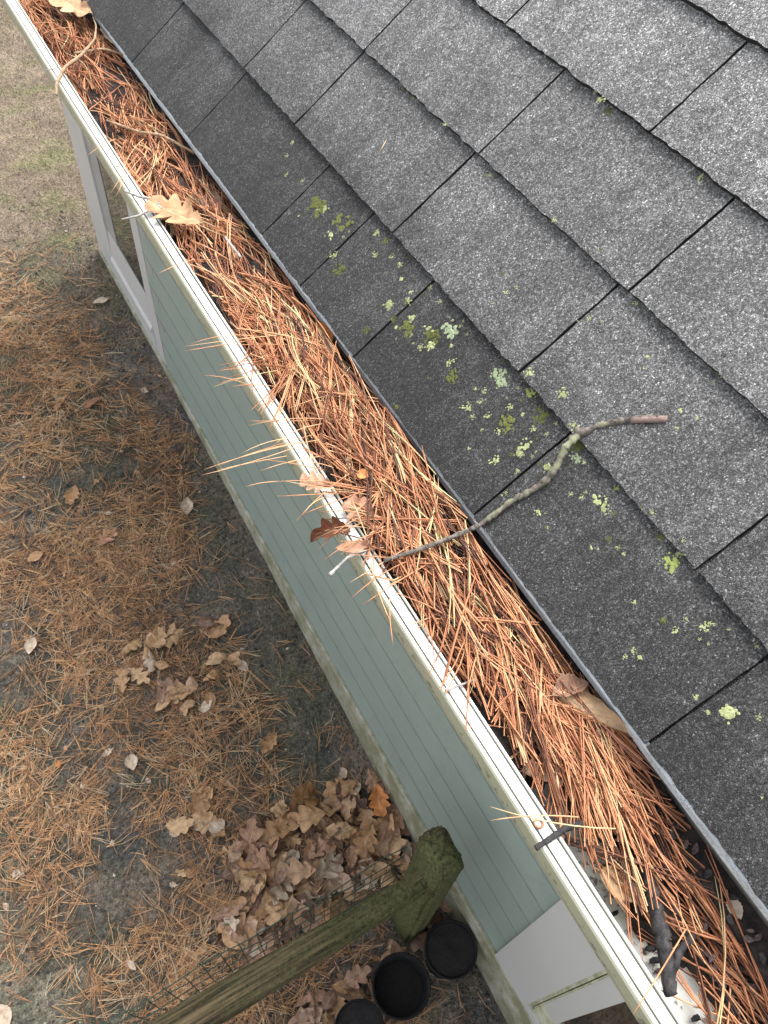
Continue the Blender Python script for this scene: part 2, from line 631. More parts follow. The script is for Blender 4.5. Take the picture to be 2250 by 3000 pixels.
    n1 = a.noise(p, 80, 5, 0.7)
    a.color(a.mix(n1, (0.008, 0.008, 0.009), (0.035, 0.033, 0.033)))
    a.bump(n1, 0.8, 0.01)
    M['potsoil'] = a.m

    # lichen
    def lichen(name, c0, c1):
        a = Mat(name, 0.9, 0.2)
        p = a.pos()
        n1 = a.noise(p, 320, 4, 0.7)
        r = a.rand()
        c = a.mix(a.ramp(n1, [(0.3, 0.0), (0.7, 1.0)]), c0, c1)
        c = a.mix(1.0, c, a.ramp(r, [(0.0, 0.75), (1.0, 1.15)]), 'MULTIPLY')
        a.color(c)
        a.bump(n1, 0.9, 0.002)
        return a.m
    M['lichen_yellow'] = lichen('lichen_yellow_green', (0.18, 0.20, 0.08), (0.42, 0.45, 0.24))
    M['lichen_pale'] = lichen('lichen_pale_green', (0.13, 0.17, 0.09), (0.36, 0.42, 0.27))
    M['lichen_bright'] = lichen('lichen_bright_green', (0.16, 0.22, 0.05), (0.38, 0.43, 0.15))
    M['moss_dark'] = lichen('moss_dark_olive', (0.045, 0.055, 0.015), (0.15, 0.16, 0.05))

    # bark
    def bark(name, c0, c1, c2=None):
        a = Mat(name, 0.85, 0.25)
        p = a.pos()
        n1 = a.noise(p, 130, 5, 0.7)
        c = a.mix(a.ramp(n1, [(0.35, 0.0), (0.65, 1.0)]), c0, c1)
        if c2:
            c = a.mix(a.ramp(a.noise(p, 38, 4), [(0.50, 0.0), (0.62, 0.85)]), c, c2)
        a.color(c)
        a.bump(n1, 0.8, 0.002)
        return a.m
    M['twig_lichen'] = bark('twig_bark_with_lichen', (0.035, 0.030, 0.026), (0.20, 0.17, 0.15), (0.23, 0.24, 0.15))
    M['twig_end'] = bark('twig_bare_wood', (0.15, 0.105, 0.09), (0.29, 0.215, 0.185))
    M['twig_grey'] = bark('twig_grey', (0.17, 0.16, 0.15), (0.42, 0.40, 0.37))
    M['twig_tan'] = bark('twig_tan', (0.20, 0.13, 0.08), (0.40, 0.29, 0.19))
    M['bark_black'] = bark('wet_black_bark', (0.010, 0.010, 0.012), (0.06, 0.055, 0.055))
    M['bark_purple'] = bark('wet_purple_brown_bark', (0.04, 0.026, 0.028), (0.16, 0.115, 0.11))
    a = Mat('copper_screw', 0.45, 0.5)
    a.color((0.38, 0.17, 0.09))
    a.b.inputs['Metallic'].default_value = 0.4
    M['copper'] = a.m


build_materials()
rnd = random.Random(11)

# ================================================================== GROUND
def axis(lo, hi, step, far):
    a = []
    v = lo
    while v < hi + 1e-6:
        a.append(v)
        v += step
    s = step
    lo2, hi2 = [], []
    v = lo
    w = a[-1]
    while v > -far:
        s *= 1.5
        v -= s
        w += s
        lo2.append(v)
        hi2.append(w)
    return list(reversed(lo2)) + a + hi2


gx = axis(-1.9, 1.0, 0.022, 90)
gy = axis(-0.6, 8.6, 0.026, 90)
gv = [(x, y, ground_z(x, y)) for y in gy for x in gx]
nx = len(gx)
gf = [(j * nx + i, j * nx + i + 1, (j + 1) * nx + i + 1, (j + 1) * nx + i) for j in range(len(gy) - 1) for i in range(nx - 1)]
ground = tag(add('ground', mesh_of('ground', gv, gf, M['ground'], True)), kind='structure')

# ================================================================== HOUSE
WX = 0.44                # siding plane
Y_END = 4.318            # far house corner
Y_NEAR = -5.0
house = tag(empty('house', (WX, Y_END, ground_base(Y_END))), 'sage green house with white trim and dark shingled roof', 'house')
HINV = Matrix.Translation(-Vector(house.location))


def hpart(o, parent=None):
    """parent keeping world placement: geometry is written in world coordinates"""
    o.parent = parent or house
    if parent is None:
        o.location = -Vector(house.location)
    return o


wall = hpart(MB().box(WX + 0.02, 3.56, Y_NEAR, Y_END - 0.03, -3.2, -0.16).build('wall', M['concrete']))
# gable infill so the roof closes from other sides
RIDGE_X = 2.0  # unseen ridge, kept low so that sunlight reaches the yard
rz = ZSH + (RIDGE_X - XS) * math.tan(SL)
for y0, y1 in ((Y_END - 0.03, Y_END - 0.06), (Y_NEAR, Y_NEAR + 0.03)):
    gable = MB()
    b = len(gable.v)
    for y in (y0, y1):
        gable.v += [(0.46, y, -0.16), (3.54, y, -0.16), (RIDGE_X, y, rz - 0.3)]
    gable.f += [(b, b + 1, b + 2), (b + 3, b + 5, b + 4), (b, b + 3, b + 4, b + 1), (b + 1, b + 4, b + 5, b + 2), (b + 2, b + 5, b + 3, b)]
    hpart(gable.build('gable_wall', M['siding']))

# siding boards, each its own lapped piece
EXP = 0.175
z = -2.24
k = 0
while z < -0.17:
    z1 = min(z + EXP + 0.01, -0.158)
    prof = [(WX - 0.010, z), (WX - 0.0122, z + 0.003), (WX - 0.0112, z + 0.013), (WX - 0.0015, z1), (WX + 0.012, z1), (WX + 0.012, z + 0.012), (WX - 0.004, z)]
    ys = [0.0665 + (3.206 - 0.0665) * i / 40 for i in range(41)]
    v, f = sweep_y(prof, ys, True)
    v = [(x + 0.0012 * nz(y * 1.7, zz * 2, k), y, zz + 0.0008 * nz(y * 1.1, k * 3.3)) for (x, y, zz) in v]
    me = mesh_of('siding_board', v, f, M['siding'])
    me.materials.append(M['lap_line'])
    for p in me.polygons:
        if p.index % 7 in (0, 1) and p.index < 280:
            p.material_index = 1  # darker band along the lower edge of each board
    hpart(add('siding_board', me), wall)
    z += EXP
    k += 1
# near side and gable siding beyond the frame
z = -2.24
far_board = None
while z < -0.17:
    z1 = min(z + EXP + 0.01, -0.158)
    prof = [(WX - 0.010, z), (WX - 0.0015, z1), (WX + 0.012, z1), (WX + 0.012, z + 0.012)]
    v, f = sweep_y(prof, [Y_NEAR, -1.35], True)
    hpart(add('siding_board', mesh_of('siding_board', v, f, M['siding'])), wall)
    z += EXP

# skirt board below the siding
SK = 0.024
ys = [Y_NEAR] + [-0.6 + 0.05 * i for i in range(98)]
prof = [(WX + 0.02, -2.2385), (WX - SK + 0.004, -2.2400), (WX - SK, -2.244), (WX - SK, -3.1), (WX + 0.02, -3.1)]
v, f = sweep_y(prof, [y for y in ys if y < Y_END - 0.02] + [Y_END - 0.02], True)
v = [(x + 0.0015 * nz(y * 3, zz * 3), y, zz) for (x, y, zz) in v]
hpart(add('skirt_board', mesh_of('skirt_board', v, f, M['skirt'])))

# soffit, fascia
hpart(MB().box(0.154, WX + 0.02, Y_NEAR, Y_END + 0.25, -0.165, -0.150).build('soffit', M['fascia']))
hpart(MB().box(0.1530, 0.172, Y_NEAR, Y_END + 0.25, -0.149, 0.0).build('fascia', M['fascia']))


# openings: far glazed door and near window, with real reveals
def opening(name, y0, y1, casing, inner, zsill, zkick, side_far=True):
    """y0 < y1 overall; casing width on the visible side"""
    pass


# --- far glazed door (white frame with glass pane)
door = hpart(MB().box(WX - 0.0120, WX + 0.02, 3.990, 4.318, -2.60, -0.17).build('glazed_door', M['trim']))
door['label'] = 'white framed glazed door at the far corner of the house'


def hsub(mb, name, mat, parent):
    return hpart(mb.build(name, mat), parent)


v, f = sweep_y([(WX + 0.02, -1.90), (WX - 0.002, -1.90), (WX - 0.002, -0.17), (WX + 0.02, -0.17)], [3.812, 3.989], True)
hpart(add('inner_stile', mesh_of('inner_stile', v, f, M['trim_grey'])), door)
hsub(MB().box(WX - 0.0100, WX + 0.02, 3.209, 3.335, -2.60, -0.17), 'jamb', M['trim'], door)
hsub(MB().box(WX - 0.006, WX + 0.02, 3.110, 3.2065, -2.235, -0.17), 'trim_channel', M['trim_grey'], door)
hsub(MB().box(WX - 0.0140, WX + 0.02, 3.3355, 3.9895, -2.60, -2.112), 'kick_board', M['trim'], door)
v, f = sweep_y([(WX + 0.02, -1.905), (WX - 0.003, -1.907), (WX - 0.012, -2.075), (WX - 0.024, -2.092), (WX - 0.024, -2.111), (WX + 0.02, -2.111)], [3.336, 3.989], True)
hpart(add('sill', mesh_of('sill', v, f, M['trim'])), door)
hsub(MB().box(WX + 0.001, WX + 0.010, 3.3355, 3.8115, -1.906, -0.17), 'pane', M['glass'], door)

# --- near window with wide white casing
win = hpart(MB().box(WX - 0.020, WX + 0.02, -0.104, 0.066, -2.60, -0.17).build('window', M['trim']))
win['label'] = 'near window with wide white casing below the gutter'
hsub(MB().box(WX - 0.0125, WX + 0.02, -0.1145, -0.1045, -2.19, -0.17), 'casing_return', M['sill'], win)
hsub(MB().box(WX - 0.003, WX + 0.02, -0.1175, -0.1150, -2.19, -0.17), 'sealant_joint', M['dark'], win)
hsub(MB().box(WX - 0.008, WX + 0.02, -0.1230, -0.1180, -2.17, -0.17), 'channel', M['sill'], win)
hsub(MB().box(WX - 0.006, WX + 0.02, -0.182, -0.1235, -2.055, -0.17), 'stile', M['trim'], win)
v, f = sweep_y([(WX + 0.02, -2.050), (WX - 0.002, -2.058), (WX - 0.010, -2.185), (WX - 0.010, -2.20), (WX + 0.02, -2.20)], [-1.16, -0.1235], True)
hpart(add('sill', mesh_of('sill', v, f, M['sill'])), win)
hsub(MB().box(WX - 0.0185, WX + 0.02, -1.30, -0.1045, -2.60, -2.202), 'kick_board', M['trim'], win)
hsub(MB().box(WX + 0.010, WX + 0.016, -1.16, -0.178, -2.052, -0.17), 'pane', M['glass'], win)
hsub(MB().box(WX - 0.020, WX + 0.02, -1.345, -1.165, -2.60, -0.17), 'casing', M['trim'], win)
# far house corner board on the gable side
hpart(MB().box(WX - 0.0118, 3.56, Y_END + 0.001, Y_END + 0.022, -2.6, -0.17).build('corner_board', M['trim']))

# ------------------------------------------------------------------ roof deck and shingles
RY0, RY1 = Y_NEAR, Y_END + 0.28
deck = MB()
ulen = (RIDGE_X - XS) / math.cos(SL)
a0, a1 = roof_pt(0.002, 0, -0.001), roof_pt(ulen, 0, -0.001)
b0, b1 = roof_pt(0.002, 0, -0.005), roof_pt(ulen, 0, -0.005)
prof = [(a0.x, a0.z), (a1.x, a1.z), (2 * RIDGE_X - a0.x, a0.z), (2 * RIDGE_X - b0.x, b0.z), (b1.x, b1.z), (b0.x, b0.z)]
v, f = sweep_y(prof, [RY0, RY1], True)
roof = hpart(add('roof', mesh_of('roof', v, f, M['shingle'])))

LV = [0.0, 0.148, 0.297, 0.441, 0.578, 0.722, 0.866, 1.010, 1.154, 1.298]
SEAMS = {0: [1.602, 1.312, 1.003, 0.868, 0.703, 0.406, 0.095],
         1: [1.314, 1.117, 0.808, 0.506, 0.197],
         2: [1.109, 0.795, 0.486],
         3: [0.923, 0.624],
         4: [0.80, 0.497]}
TAB = 0.305
RB = Matrix(((UU.x, 0, NN.x), (0, 1, 0), (UU.z, 0, NN.z))).to_4x4()   # local (u, y, n)


def shingle_mesh(w, h, seed):
    r = random.Random(seed)
    nu, ny = 12, 46
    v, f = [], []
    gap = 0.0013 + 0.0006 * r.random()
    ph = r.uniform(0, 100)
    lift = r.uniform(0.0, 0.0018)
    for side in (0, 1):
        for i in range(nu + 1):
            u = h * i / nu
            for j in range(ny + 1):
                y = gap + (w - 2 * gap) * j / ny
                n = 0.0122 - 0.0105 * (u / 0.2) + 0.0006 * nz(u * 30, y * 30, ph)
                n += lift * max(0, 1 - u / 0.06) * (0.5 + nz(y * 12, ph))
                uu = u
                yy = y
                if i == 0:
                    uu += 0.0024 * nz(y * 260, ph) + 0.0016 * nz(y * 30, ph + 5)
                if j in (0, ny):
                    yy += 0.0012 * nz(u * 90, ph + 9) + 0.0008 * nz(u * 300, ph)
                n -= side * 0.0080
                v.append((uu, yy, n))
    s = (nu + 1) * (ny + 1)
    v = v[:s] + v                      # top sheet, then a second copy for the cut edges
    idx = lambda sd, i, j: sd * s + i * (ny + 1) + j
    for i in range(nu):
        for j in range(ny):
            f.append((idx(0, i, j), idx(0, i + 1, j), idx(0, i + 1, j + 1), idx(0, i, j + 1)))
    for j in range(ny):
        f.append((idx(1, 0, j), idx(1, 0, j + 1), idx(2, 0, j + 1), idx(2, 0, j)))
    for i in range(nu):
        f.append((idx(1, i + 1, 0), idx(1, i, 0), idx(2, i, 0), idx(2, i + 1, 0)))
        f.append((idx(1, i, ny), idx(1, i + 1, ny), idx(2, i + 1, ny), idx(2, i, ny)))
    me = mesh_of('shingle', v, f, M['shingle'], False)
    me.materials.append(M['asphalt'])
    for p in me.polygons:
        if p.index >= nu * ny:
            p.material_index = 1
        else:
            p.use_smooth = True
    return me


full = {}
hloc = -Vector(house.location)
for c in range(len(LV) - 1):
    seams = sorted(SEAMS.get(c, [0.15 + 0.1525 * (c % 2)]))
    lo, hi = seams[0], seams[-1]
    while lo > -1.0:
        lo -= TAB
        seams.insert(0, lo)
    while hi < 4.5:
        hi += TAB
        seams.append(min(hi, 4.57))
    h = LV[c + 1] - LV[c] + 0.045
    for i in range(len(seams) - 1):
        w = seams[i + 1] - seams[i]
        if w < 0.03:
            continue
        if seams[i] > 1.0 + TAB * 3 or c > 4:
            key = (round(w, 2), round(h, 2), rnd.randint(0, 2))
            if key not in full:
                full[key] = shingle_mesh(w, h, rnd.random())
            me = full[key]
        else:
            me = shingle_mesh(w, h, rnd.random())
        o = add('shingle', me)
        o.parent = roof
        o.matrix_local = Matrix.Translation(P0 + UU * LV[c] + Vector((0, seams[i], 0))) @ RB

# drip edge: flange under the shingles, kicked-out nose, hem (two overlapping lengths)
for y0, y1, off in ((Y_NEAR, 1.335, 0.0), (1.32, RY1, 0.0012)):
    fa, fb = roof_pt(0.07, 0, -0.0062), roof_pt(0.07, 0, -0.0074)
    prof = [(fa.x, fa.z), (0.1442, 0.0132), (0.1420 - off, 0.0126), (0.1388 - off, 0.0108), (0.1391 - off, 0.0094),
            (0.1424, 0.0048), (0.1428, 0.0010), (0.1428, -0.006), (0.1434, -0.006), (0.1436, 0.0105), (fb.x, fb.z)]
    n = 60
    v, f = sweep_y(prof, [y0 + (y1 - y0) * i / n for i in range(n + 1)], True)
    v = [(x + 0.0010 * nz(y * 5, 3.3), y, zz + 0.0008 * nz(y * 6, 8.3)) if x < 0.15 else (x, y, zz) for (x, y, zz) in v]
    hpart(add('drip_edge', mesh_of('drip_edge', v, f, M['drip'])))

# ================================================================== GUTTER
GY0, GY1 = -1.6, 4.45
gutter = tag(empty('gutter', (0.07, 0, -0.087)), 'white aluminium gutter along the eave, clogged with pine needles', 'gutter')
GLOC = -Vector(gutter.location)
outer = [(0.0165, -0.014), (0.0172, -0.0015), (0.0165, 0.0008), (0.0150, 0.0010), (0.0140, 0.0002), (0.0136, -0.0050), (0.0124, -0.0050), (0.0120, -0.0006), (0.0013, -0.0008), (0.0007, -0.0060), (-0.0004, -0.0060), (-0.0010, -0.0004), (-0.0045, -0.0006),
         (-0.0062, -0.0030), (-0.0064, -0.0125), (-0.0040, -0.0150), (-0.0030, -0.0165), (-0.0036, -0.0300), (-0.0020, -0.0420), (0.0040, -0.0540), (0.0140, -0.0630),
         (0.0230, -0.0690), (0.0270, -0.0740), (0.0280, -0.0840), (0.0300, -0.0870), (0.1440, -0.0870), (0.1515, -0.0860), (0.1520, 0.0010)]
# inner offset
inner = []
for i, (x, zz) in enumerate(outer):
    xa, za = outer[max(i - 1, 0)]
    xb, zb = outer[min(i + 1, len(outer) - 1)]
    dx, dz = xb - xa, zb - za
    l = math.hypot(dx, dz)
    inner.append((x - dz / l * 0.0009, zz + dx / l * 0.0009))
prof = outer + inner[::-1]
# close ends with many y stations so the metal is not perfectly straight
ys = []
y = GY0
while y < GY1:
    ys.append(y)
    y += 0.05
v, f = sweep_y(prof, ys, True)
v = [(x + (0.0012 * nz(y * 2.1, 1.7) + 0.0006 * nz(y * 7, 4.4)) * (1 if x < 0.03 else 0), y, zz + 0.0008 * nz(y * 2.7, 9.2) * (1 if x < 0.03 else 0)) for (x, y, zz) in v]
tr = add('trough', mesh_of('trough', v, f, M['gutter']), gutter, GLOC)
# end caps
for y in (GY0 - 0.001, ys[-1] + 0.001):
    n = len(outer)
    cv = [(x, y, zz) for x, zz in outer] + [(x, y + 0.001, zz) for x, zz in outer]
    cf = [tuple(range(n)), tuple(reversed(range(n, 2 * n)))]
    add('end_cap', mesh_of('end_cap', cv, cf, M['gutter']), gutter, GLOC)
# copper screw head on the lip
ps = on_z(1163 * D, 1779 * D, 0.0)
sc = MB()
for k in range(14):
    pass
ring = [(ps.x + 0.0042 * math.cos(t * math.pi / 7), ps.y + 0.0042 * math.sin(t * math.pi / 7), 0.0012) for t in range(15)]
sc.tube(ring, 0.0012, 5)
add('screw', mesh_of('screw', sc.v, sc.f, M['copper'], True), gutter, GLOC)
for yy in (1.32, 2.2, -0.7):
    sc = MB()
    sc.tube([(0.007, yy, -0.001), (0.007, yy, 0.0020)], 0.004, 10)
    add('screw', mesh_of('screw', sc.v, sc.f, M['gutter'], False), gutter, GLOC)

# ------------------------------------------------------------------ debris height along the gutter
def pile_top(x, y):
    """height of the needle heap"""
    keys = [(-1.7, -0.06), (-0.25, -0.058), (-0.06, -0.046), (0.03, -0.030), (0.10, -0.014), (0.22, 0.000), (0.34, 0.014), (0.50, 0.019), (0.68, 0.016), (0.85, 0.005), (1.0, -0.003),
            (1.2, -0.012), (1.32, -0.010), (1.45, -0.018), (1.62, -0.008), (1.8, -0.012), (2.0, -0.006), (2.6, -0.012), (6, -0.02)]
    for (ya, za), (yb, zb) in zip(keys, keys[1:]):
        if ya <= y <= yb:
            t = (y - ya) / (yb - ya)
            b = za + (zb - za) * t
            break
    else:
        b = -0.05
    b += 0.004 * nz(x * 40, y * 16, 2.2) + 0.006 * nz(y * 7, 5.5)
    b += 0.10 * (x - 0.075)                       # a little higher against the roof side
    edge = min(x - 0.014, 0.148 - x)
    if edge < 0.02:
        b = min(b, (0.006 if 0.25 < y < 0.85 else -0.006) + 0.3 * edge) if x < 0.07 else min(b, -0.004)
    return b


def muck_z(x, y):
    top = pile_top(x, y)
    z = min(top - 0.016, -0.012)
    z += 0.010 * nz(x * 55, y * 40, 6.1) + 0.004 * nz(x * 160, y * 150, 1.1)
    if y < 0.14:                                   # near end: rinsed front strip shows the white trough floor
        lim = 0.082 + 0.030 * nz(y * 14, 12.0) + 0.012 * nz(x * 60, y * 60, 2.0)
        if x < lim:
            z = -0.2
    if x > 0.122:
        z = max(z, -0.016 - (0.014 if y < 0.1 else 0))
    return z


def trough_floor(x):
    pts = [(0.0, -0.046), (0.004, -0.0535), (0.014, -0.0625), (0.023, -0.0685), (0.027, -0.0735), (0.0285, -0.0840), (0.0305, -0.0866), (0.2, -0.0866)]
    for (xa, za), (xb, zb) in zip(pts, pts[1:]):
        if x <= xb:
            return za + (zb - za) * (x - xa) / (xb - xa)
    return -0.0866


mx = [0.0175 + (0.1505 - 0.0175) * i / 26 for i in range(27)]
my = [GY0 + 0.02 + 0.0125 * i for i in range(int((GY1 - 0.05 - GY0 - 0.02) / 0.0125))]
mv = []
for y in my:
    for x in mx:
        xx = x
        z = muck_z(x, y)
        z = max(z, trough_floor(x))
        mv.append((xx, y, z))
mf = [(j * 27 + i, j * 27 + i + 1, (j + 1) * 27 + i + 1, (j + 1) * 27 + i) for j in range(len(my) - 1) for i in range(26)]
tag(add('gutter_muck', mesh_of('gutter_muck', mv, mf, M['muck'], True)), 'black wet leaf mould lying in the gutter', 'debris', kind='stuff')


# ------------------------------------------------------------------ pine needles
def needle_path(p, ang, pitch, L, bend, lift, n=5):
    """curved needle from p in horizontal direction ang (from +Y towards +X)"""
    pts = []
    a = ang - bend / 2
    q = Vector(p)
    st = L / (n - 1)
    for i in range(n):
        pts.append(q.copy())
        t = i / (n - 1)
        q = q + Vector((math.sin(a) * st, math.cos(a) * st, math.tan(pitch) * st + lift * (1 - 2 * t) * st))
        a += bend / (n - 1)
    return pts


def fits(pts, spill=False):
    for q in pts:
        if q.x < 0.019 and q.z < 0.0035 and q.x > -0.010:
            return False
        if q.x < 0.0 and (q.z < 0.003 or q.x < -0.055 or not spill):
            return False
        if q.x > 0.146:
            return False
        if q.x > 0.1300 and q.z > -0.004:
            return False
    return True


def needle_shade(r):
    t = r.random()
    if t < 0.10:
        return r.uniform(0.0, 0.2)
    if t < 0.93:
        return min(0.95, max(0.12, r.gauss(0.60, 0.19)))
    return r.uniform(0.9, 1.0)


nd = MB()
singles = []
r2 = random.Random(5)
zones = [(-1.55, -0.25, 260, 0.4), (-0.25, 0.02, 260, 0.75), (0.02, 0.16, 420, 0.8), (0.16, 0.9, 2300, 1.0), (0.9, 1.35, 900, 0.9), (1.35, 2.3, 1500, 0.85), (2.3, 4.3, 1500, 0.6)]
for ya, yb, cnt, fill in zones:
    made = 0
    tries = 0
    while made < cnt and tries < cnt * 14:
        tries += 1
        x = r2.uniform(0.020, 0.138)
        y = r2.uniform(ya, yb)
        # thin spots where the black mould shows
        gapn = nz(x * 14, y * 9, 21.0) + 0.5 * nz(x * 30, y * 30, 4.0)
        if y < 0.12:
            gapn -= 0.02 + 0.9 * max(0, 0.060 - x) * 10 * 0.5
            if x > 0.09:
                gapn += 0.15
        if y > 0.95:
            gapn -= 0.13
        elif y > 0.2:
            gapn += 0.05
        if y < 0.09 and x < 0.088 and r2.random() < 0.72:
            continue
        layer = r2.random()
        if gapn < -0.10 and r2.random() < 0.88:
            continue
        tt = pile_top(x, y)
        depth = (1 - layer) * 0.020 * fill
        # main direction along the gutter, with crossing ones
        t = r2.random()
        if t < 0.62:
            ang = r2.gauss(0.22, 0.30)
        elif t < 0.88:
            ang = r2.gauss(-0.45, 0.45)
        else:
            ang = r2.uniform(-1.5, 1.5)
        ang += 0.5 * nz(x * 8, y * 5, 33.0)
        if r2.random() < 0.5:
            ang += math.pi
        L0 = r2.uniform(0.080, 0.165)
        nb = r2.choice((1, 2, 2, 3, 3))
        bend0 = r2.gauss(0, 0.30)
        pitch0 = r2.gauss(0.0, 0.07)
        sh0 = needle_shade(r2)
        for b in range(nb):
            a = ang + r2.gauss(0, 0.07)
            L = L0 * r2.uniform(0.9, 1.06)
            base = Vector((x, y, tt - depth + r2.uniform(-0.002, 0.002)))
            base -= Vector((math.sin(a), math.cos(a), 0)) * L * 0.5
            pts = needle_path(base, a, pitch0, L, bend0 + r2.gauss(0, 0.06), r2.uniform(-0.05, 0.12))
            ok = fits(pts, r2.random() < 0.6 and 0.18 < y < 1.0)
            if not ok:
                a = a * 0.4 if abs(math.sin(a)) > 0.3 else a
                base = Vector((min(max(x, 0.03), 0.125), y, tt - depth)) - Vector((math.sin(a), math.cos(a), 0)) * L * 0.5
                pts = needle_path(base, a, pitch0, L, bend0 * 0.4, 0.0)
                ok = fits(pts)
            if not ok:
                continue
            made += 1
            rad = r2.uniform(0.00065, 0.00120)
            sh = min(1, max(0, sh0 + r2.gauss(0, 0.07)))
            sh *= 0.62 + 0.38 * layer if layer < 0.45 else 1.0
            if layer > 0.78 and -0.12 < y < 1.9 and len(singles) < 246 and r2.random() < 0.16:
                singles.append((pts, rad * 1.1, sh))
            else:
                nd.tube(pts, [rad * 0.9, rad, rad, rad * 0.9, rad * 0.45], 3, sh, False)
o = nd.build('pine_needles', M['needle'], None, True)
tag(o, 'thick bed of orange brown pine needles filling the gutter', 'needles', kind='stuff')


def single_needle(pts, rad, sh, label, group):
    b = MB()
    c = Vector(pts[0])
    q = [Vector(p) - c for p in pts]
    n = len(q)
    b.tube(q, [rad * (1.0 if i < n - 2 else (0.85 if i == n - 2 else 0.4)) for i in range(n)], 4, sh)
    o = b.build('pine_needle', M['needle'], None, True, c)
    return tag(o, label, 'needle', group)


for pts, rad, sh in singles:
    yc = pts[2].y
    where = ('nearer than the copper screw' if yc < 0.10 else 'between screw and long twig' if yc < 0.36 else 'around the pinkish leaves' if yc < 0.58 else
             'just before the tan oak leaf' if yc < 1.2 else 'beyond the tan oak leaf')
    tone = 'dark brown' if sh < 0.35 else 'orange' if sh < 0.68 else 'pale tan'
    single_needle(pts, rad, sh, '%s pine needle topping the gutter bed, %s' % (tone, where), 'needles on top of the gutter bed')


def over_lip(x0, y0, x1, y1, sag=0.0, sh=0.7, rad=0.0007, z0=0.009, z1=0.012, n=7, bow=0.0):
    """a needle that rests on the white lip: outer tip and inner end given in viewing pixels"""
    A = on_z(x0 * D, y0 * D, z0)
    B = on_z(x1 * D, y1 * D, z1)
    side = Vector((0, 0, 1)).cross(B - A)
    pts = []
    for i in range(n):
        t = i / (n - 1)
        p = A.lerp(B, t) + side * bow * 4 * t * (1 - t)
        p.z += sag * (1 - t) ** 2 + 0.004 * math.sin(math.pi * t)
        pts.append(p)
    pts.reverse()
    return pts, rad, sh


LIP = [(650, 1112, 812, 1052), (700, 1168, 850, 1108), (722, 1085, 860, 1138), (745, 1135, 850, 1040), (690, 1100, 820, 1120), (735, 1200, 870, 1125), (760, 1080, 800, 1180), (705, 1060, 830, 1075), (680, 1150, 800, 1142),
       (440, 1012, 690, 950), (436, 1020, 640, 965), (470, 1002, 650, 955), (500, 990, 680, 938), (520, 975, 640, 945), (470, 1012, 620, 985),
       (400, 752, 620, 722), (410, 738, 560, 727), (400, 762, 540, 735), (440, 806, 560, 842), (462, 838, 600, 800), (500, 838, 610, 838), (470, 832, 540, 812),
       (535, 912, 680, 908), (535, 918, 700, 905), (470, 803, 545, 800), (530, 1050, 600, 1040), (588, 1042, 760, 1048), (610, 1040, 760, 1060),
       (640, 1120, 760, 1020), (655, 1110, 700, 1075), (690, 1185, 790, 1110), (700, 1210, 860, 1140), (755, 1258, 900, 1170), (782, 1305, 930, 1215), (760, 1290, 900, 1205),
       (850, 1390, 842, 1290), (845, 1345, 800, 1215), (1060, 1742, 1330, 1790), (1062, 1770, 1250, 1765), (240, 415, 300, 330), (258, 410, 310, 300), (250, 418, 305, 340),
       (190, 340, 250, 300), (340, 590, 420, 560), (345, 540, 400, 540), (590, 960, 700, 915), (600, 1000, 720, 1010), (560, 985, 700, 1015), (620, 880, 720, 850),
       (500, 745, 620, 745), (1370, 2190, 1480, 2010), (180, 240, 240, 250), (50, 60, 120, 50), (85, 75, 160, 60), (600, 1075, 740, 1065), (560, 1012, 700, 985)]
for i, (x0, y0, x1, y1) in enumerate(LIP):
    pts, rad, sh = over_lip(x0, y0, x1, y1, sag=rnd.uniform(-0.006, 0.004), sh=rnd.uniform(0.62, 0.98), bow=rnd.uniform(-0.06, 0.06), z0=rnd.uniform(0.008, 0.014), z1=rnd.uniform(0.010, 0.016))
    single_needle(pts, rad, sh, 'pale orange pine needle poking over the gutter lip, ' + ('near the copper screw' if y0 > 1600 else 'just nearer than the dark leaf' if y0 > 1190 else 'around the pinkish leaves' if y0 > 1030 else 'just beyond the pinkish leaves' if y0 > 860 else 'between the pinkish and oak leaves' if y0 > 500 else 'near or beyond the oak leaf'), 'needles hanging over the gutter lip')

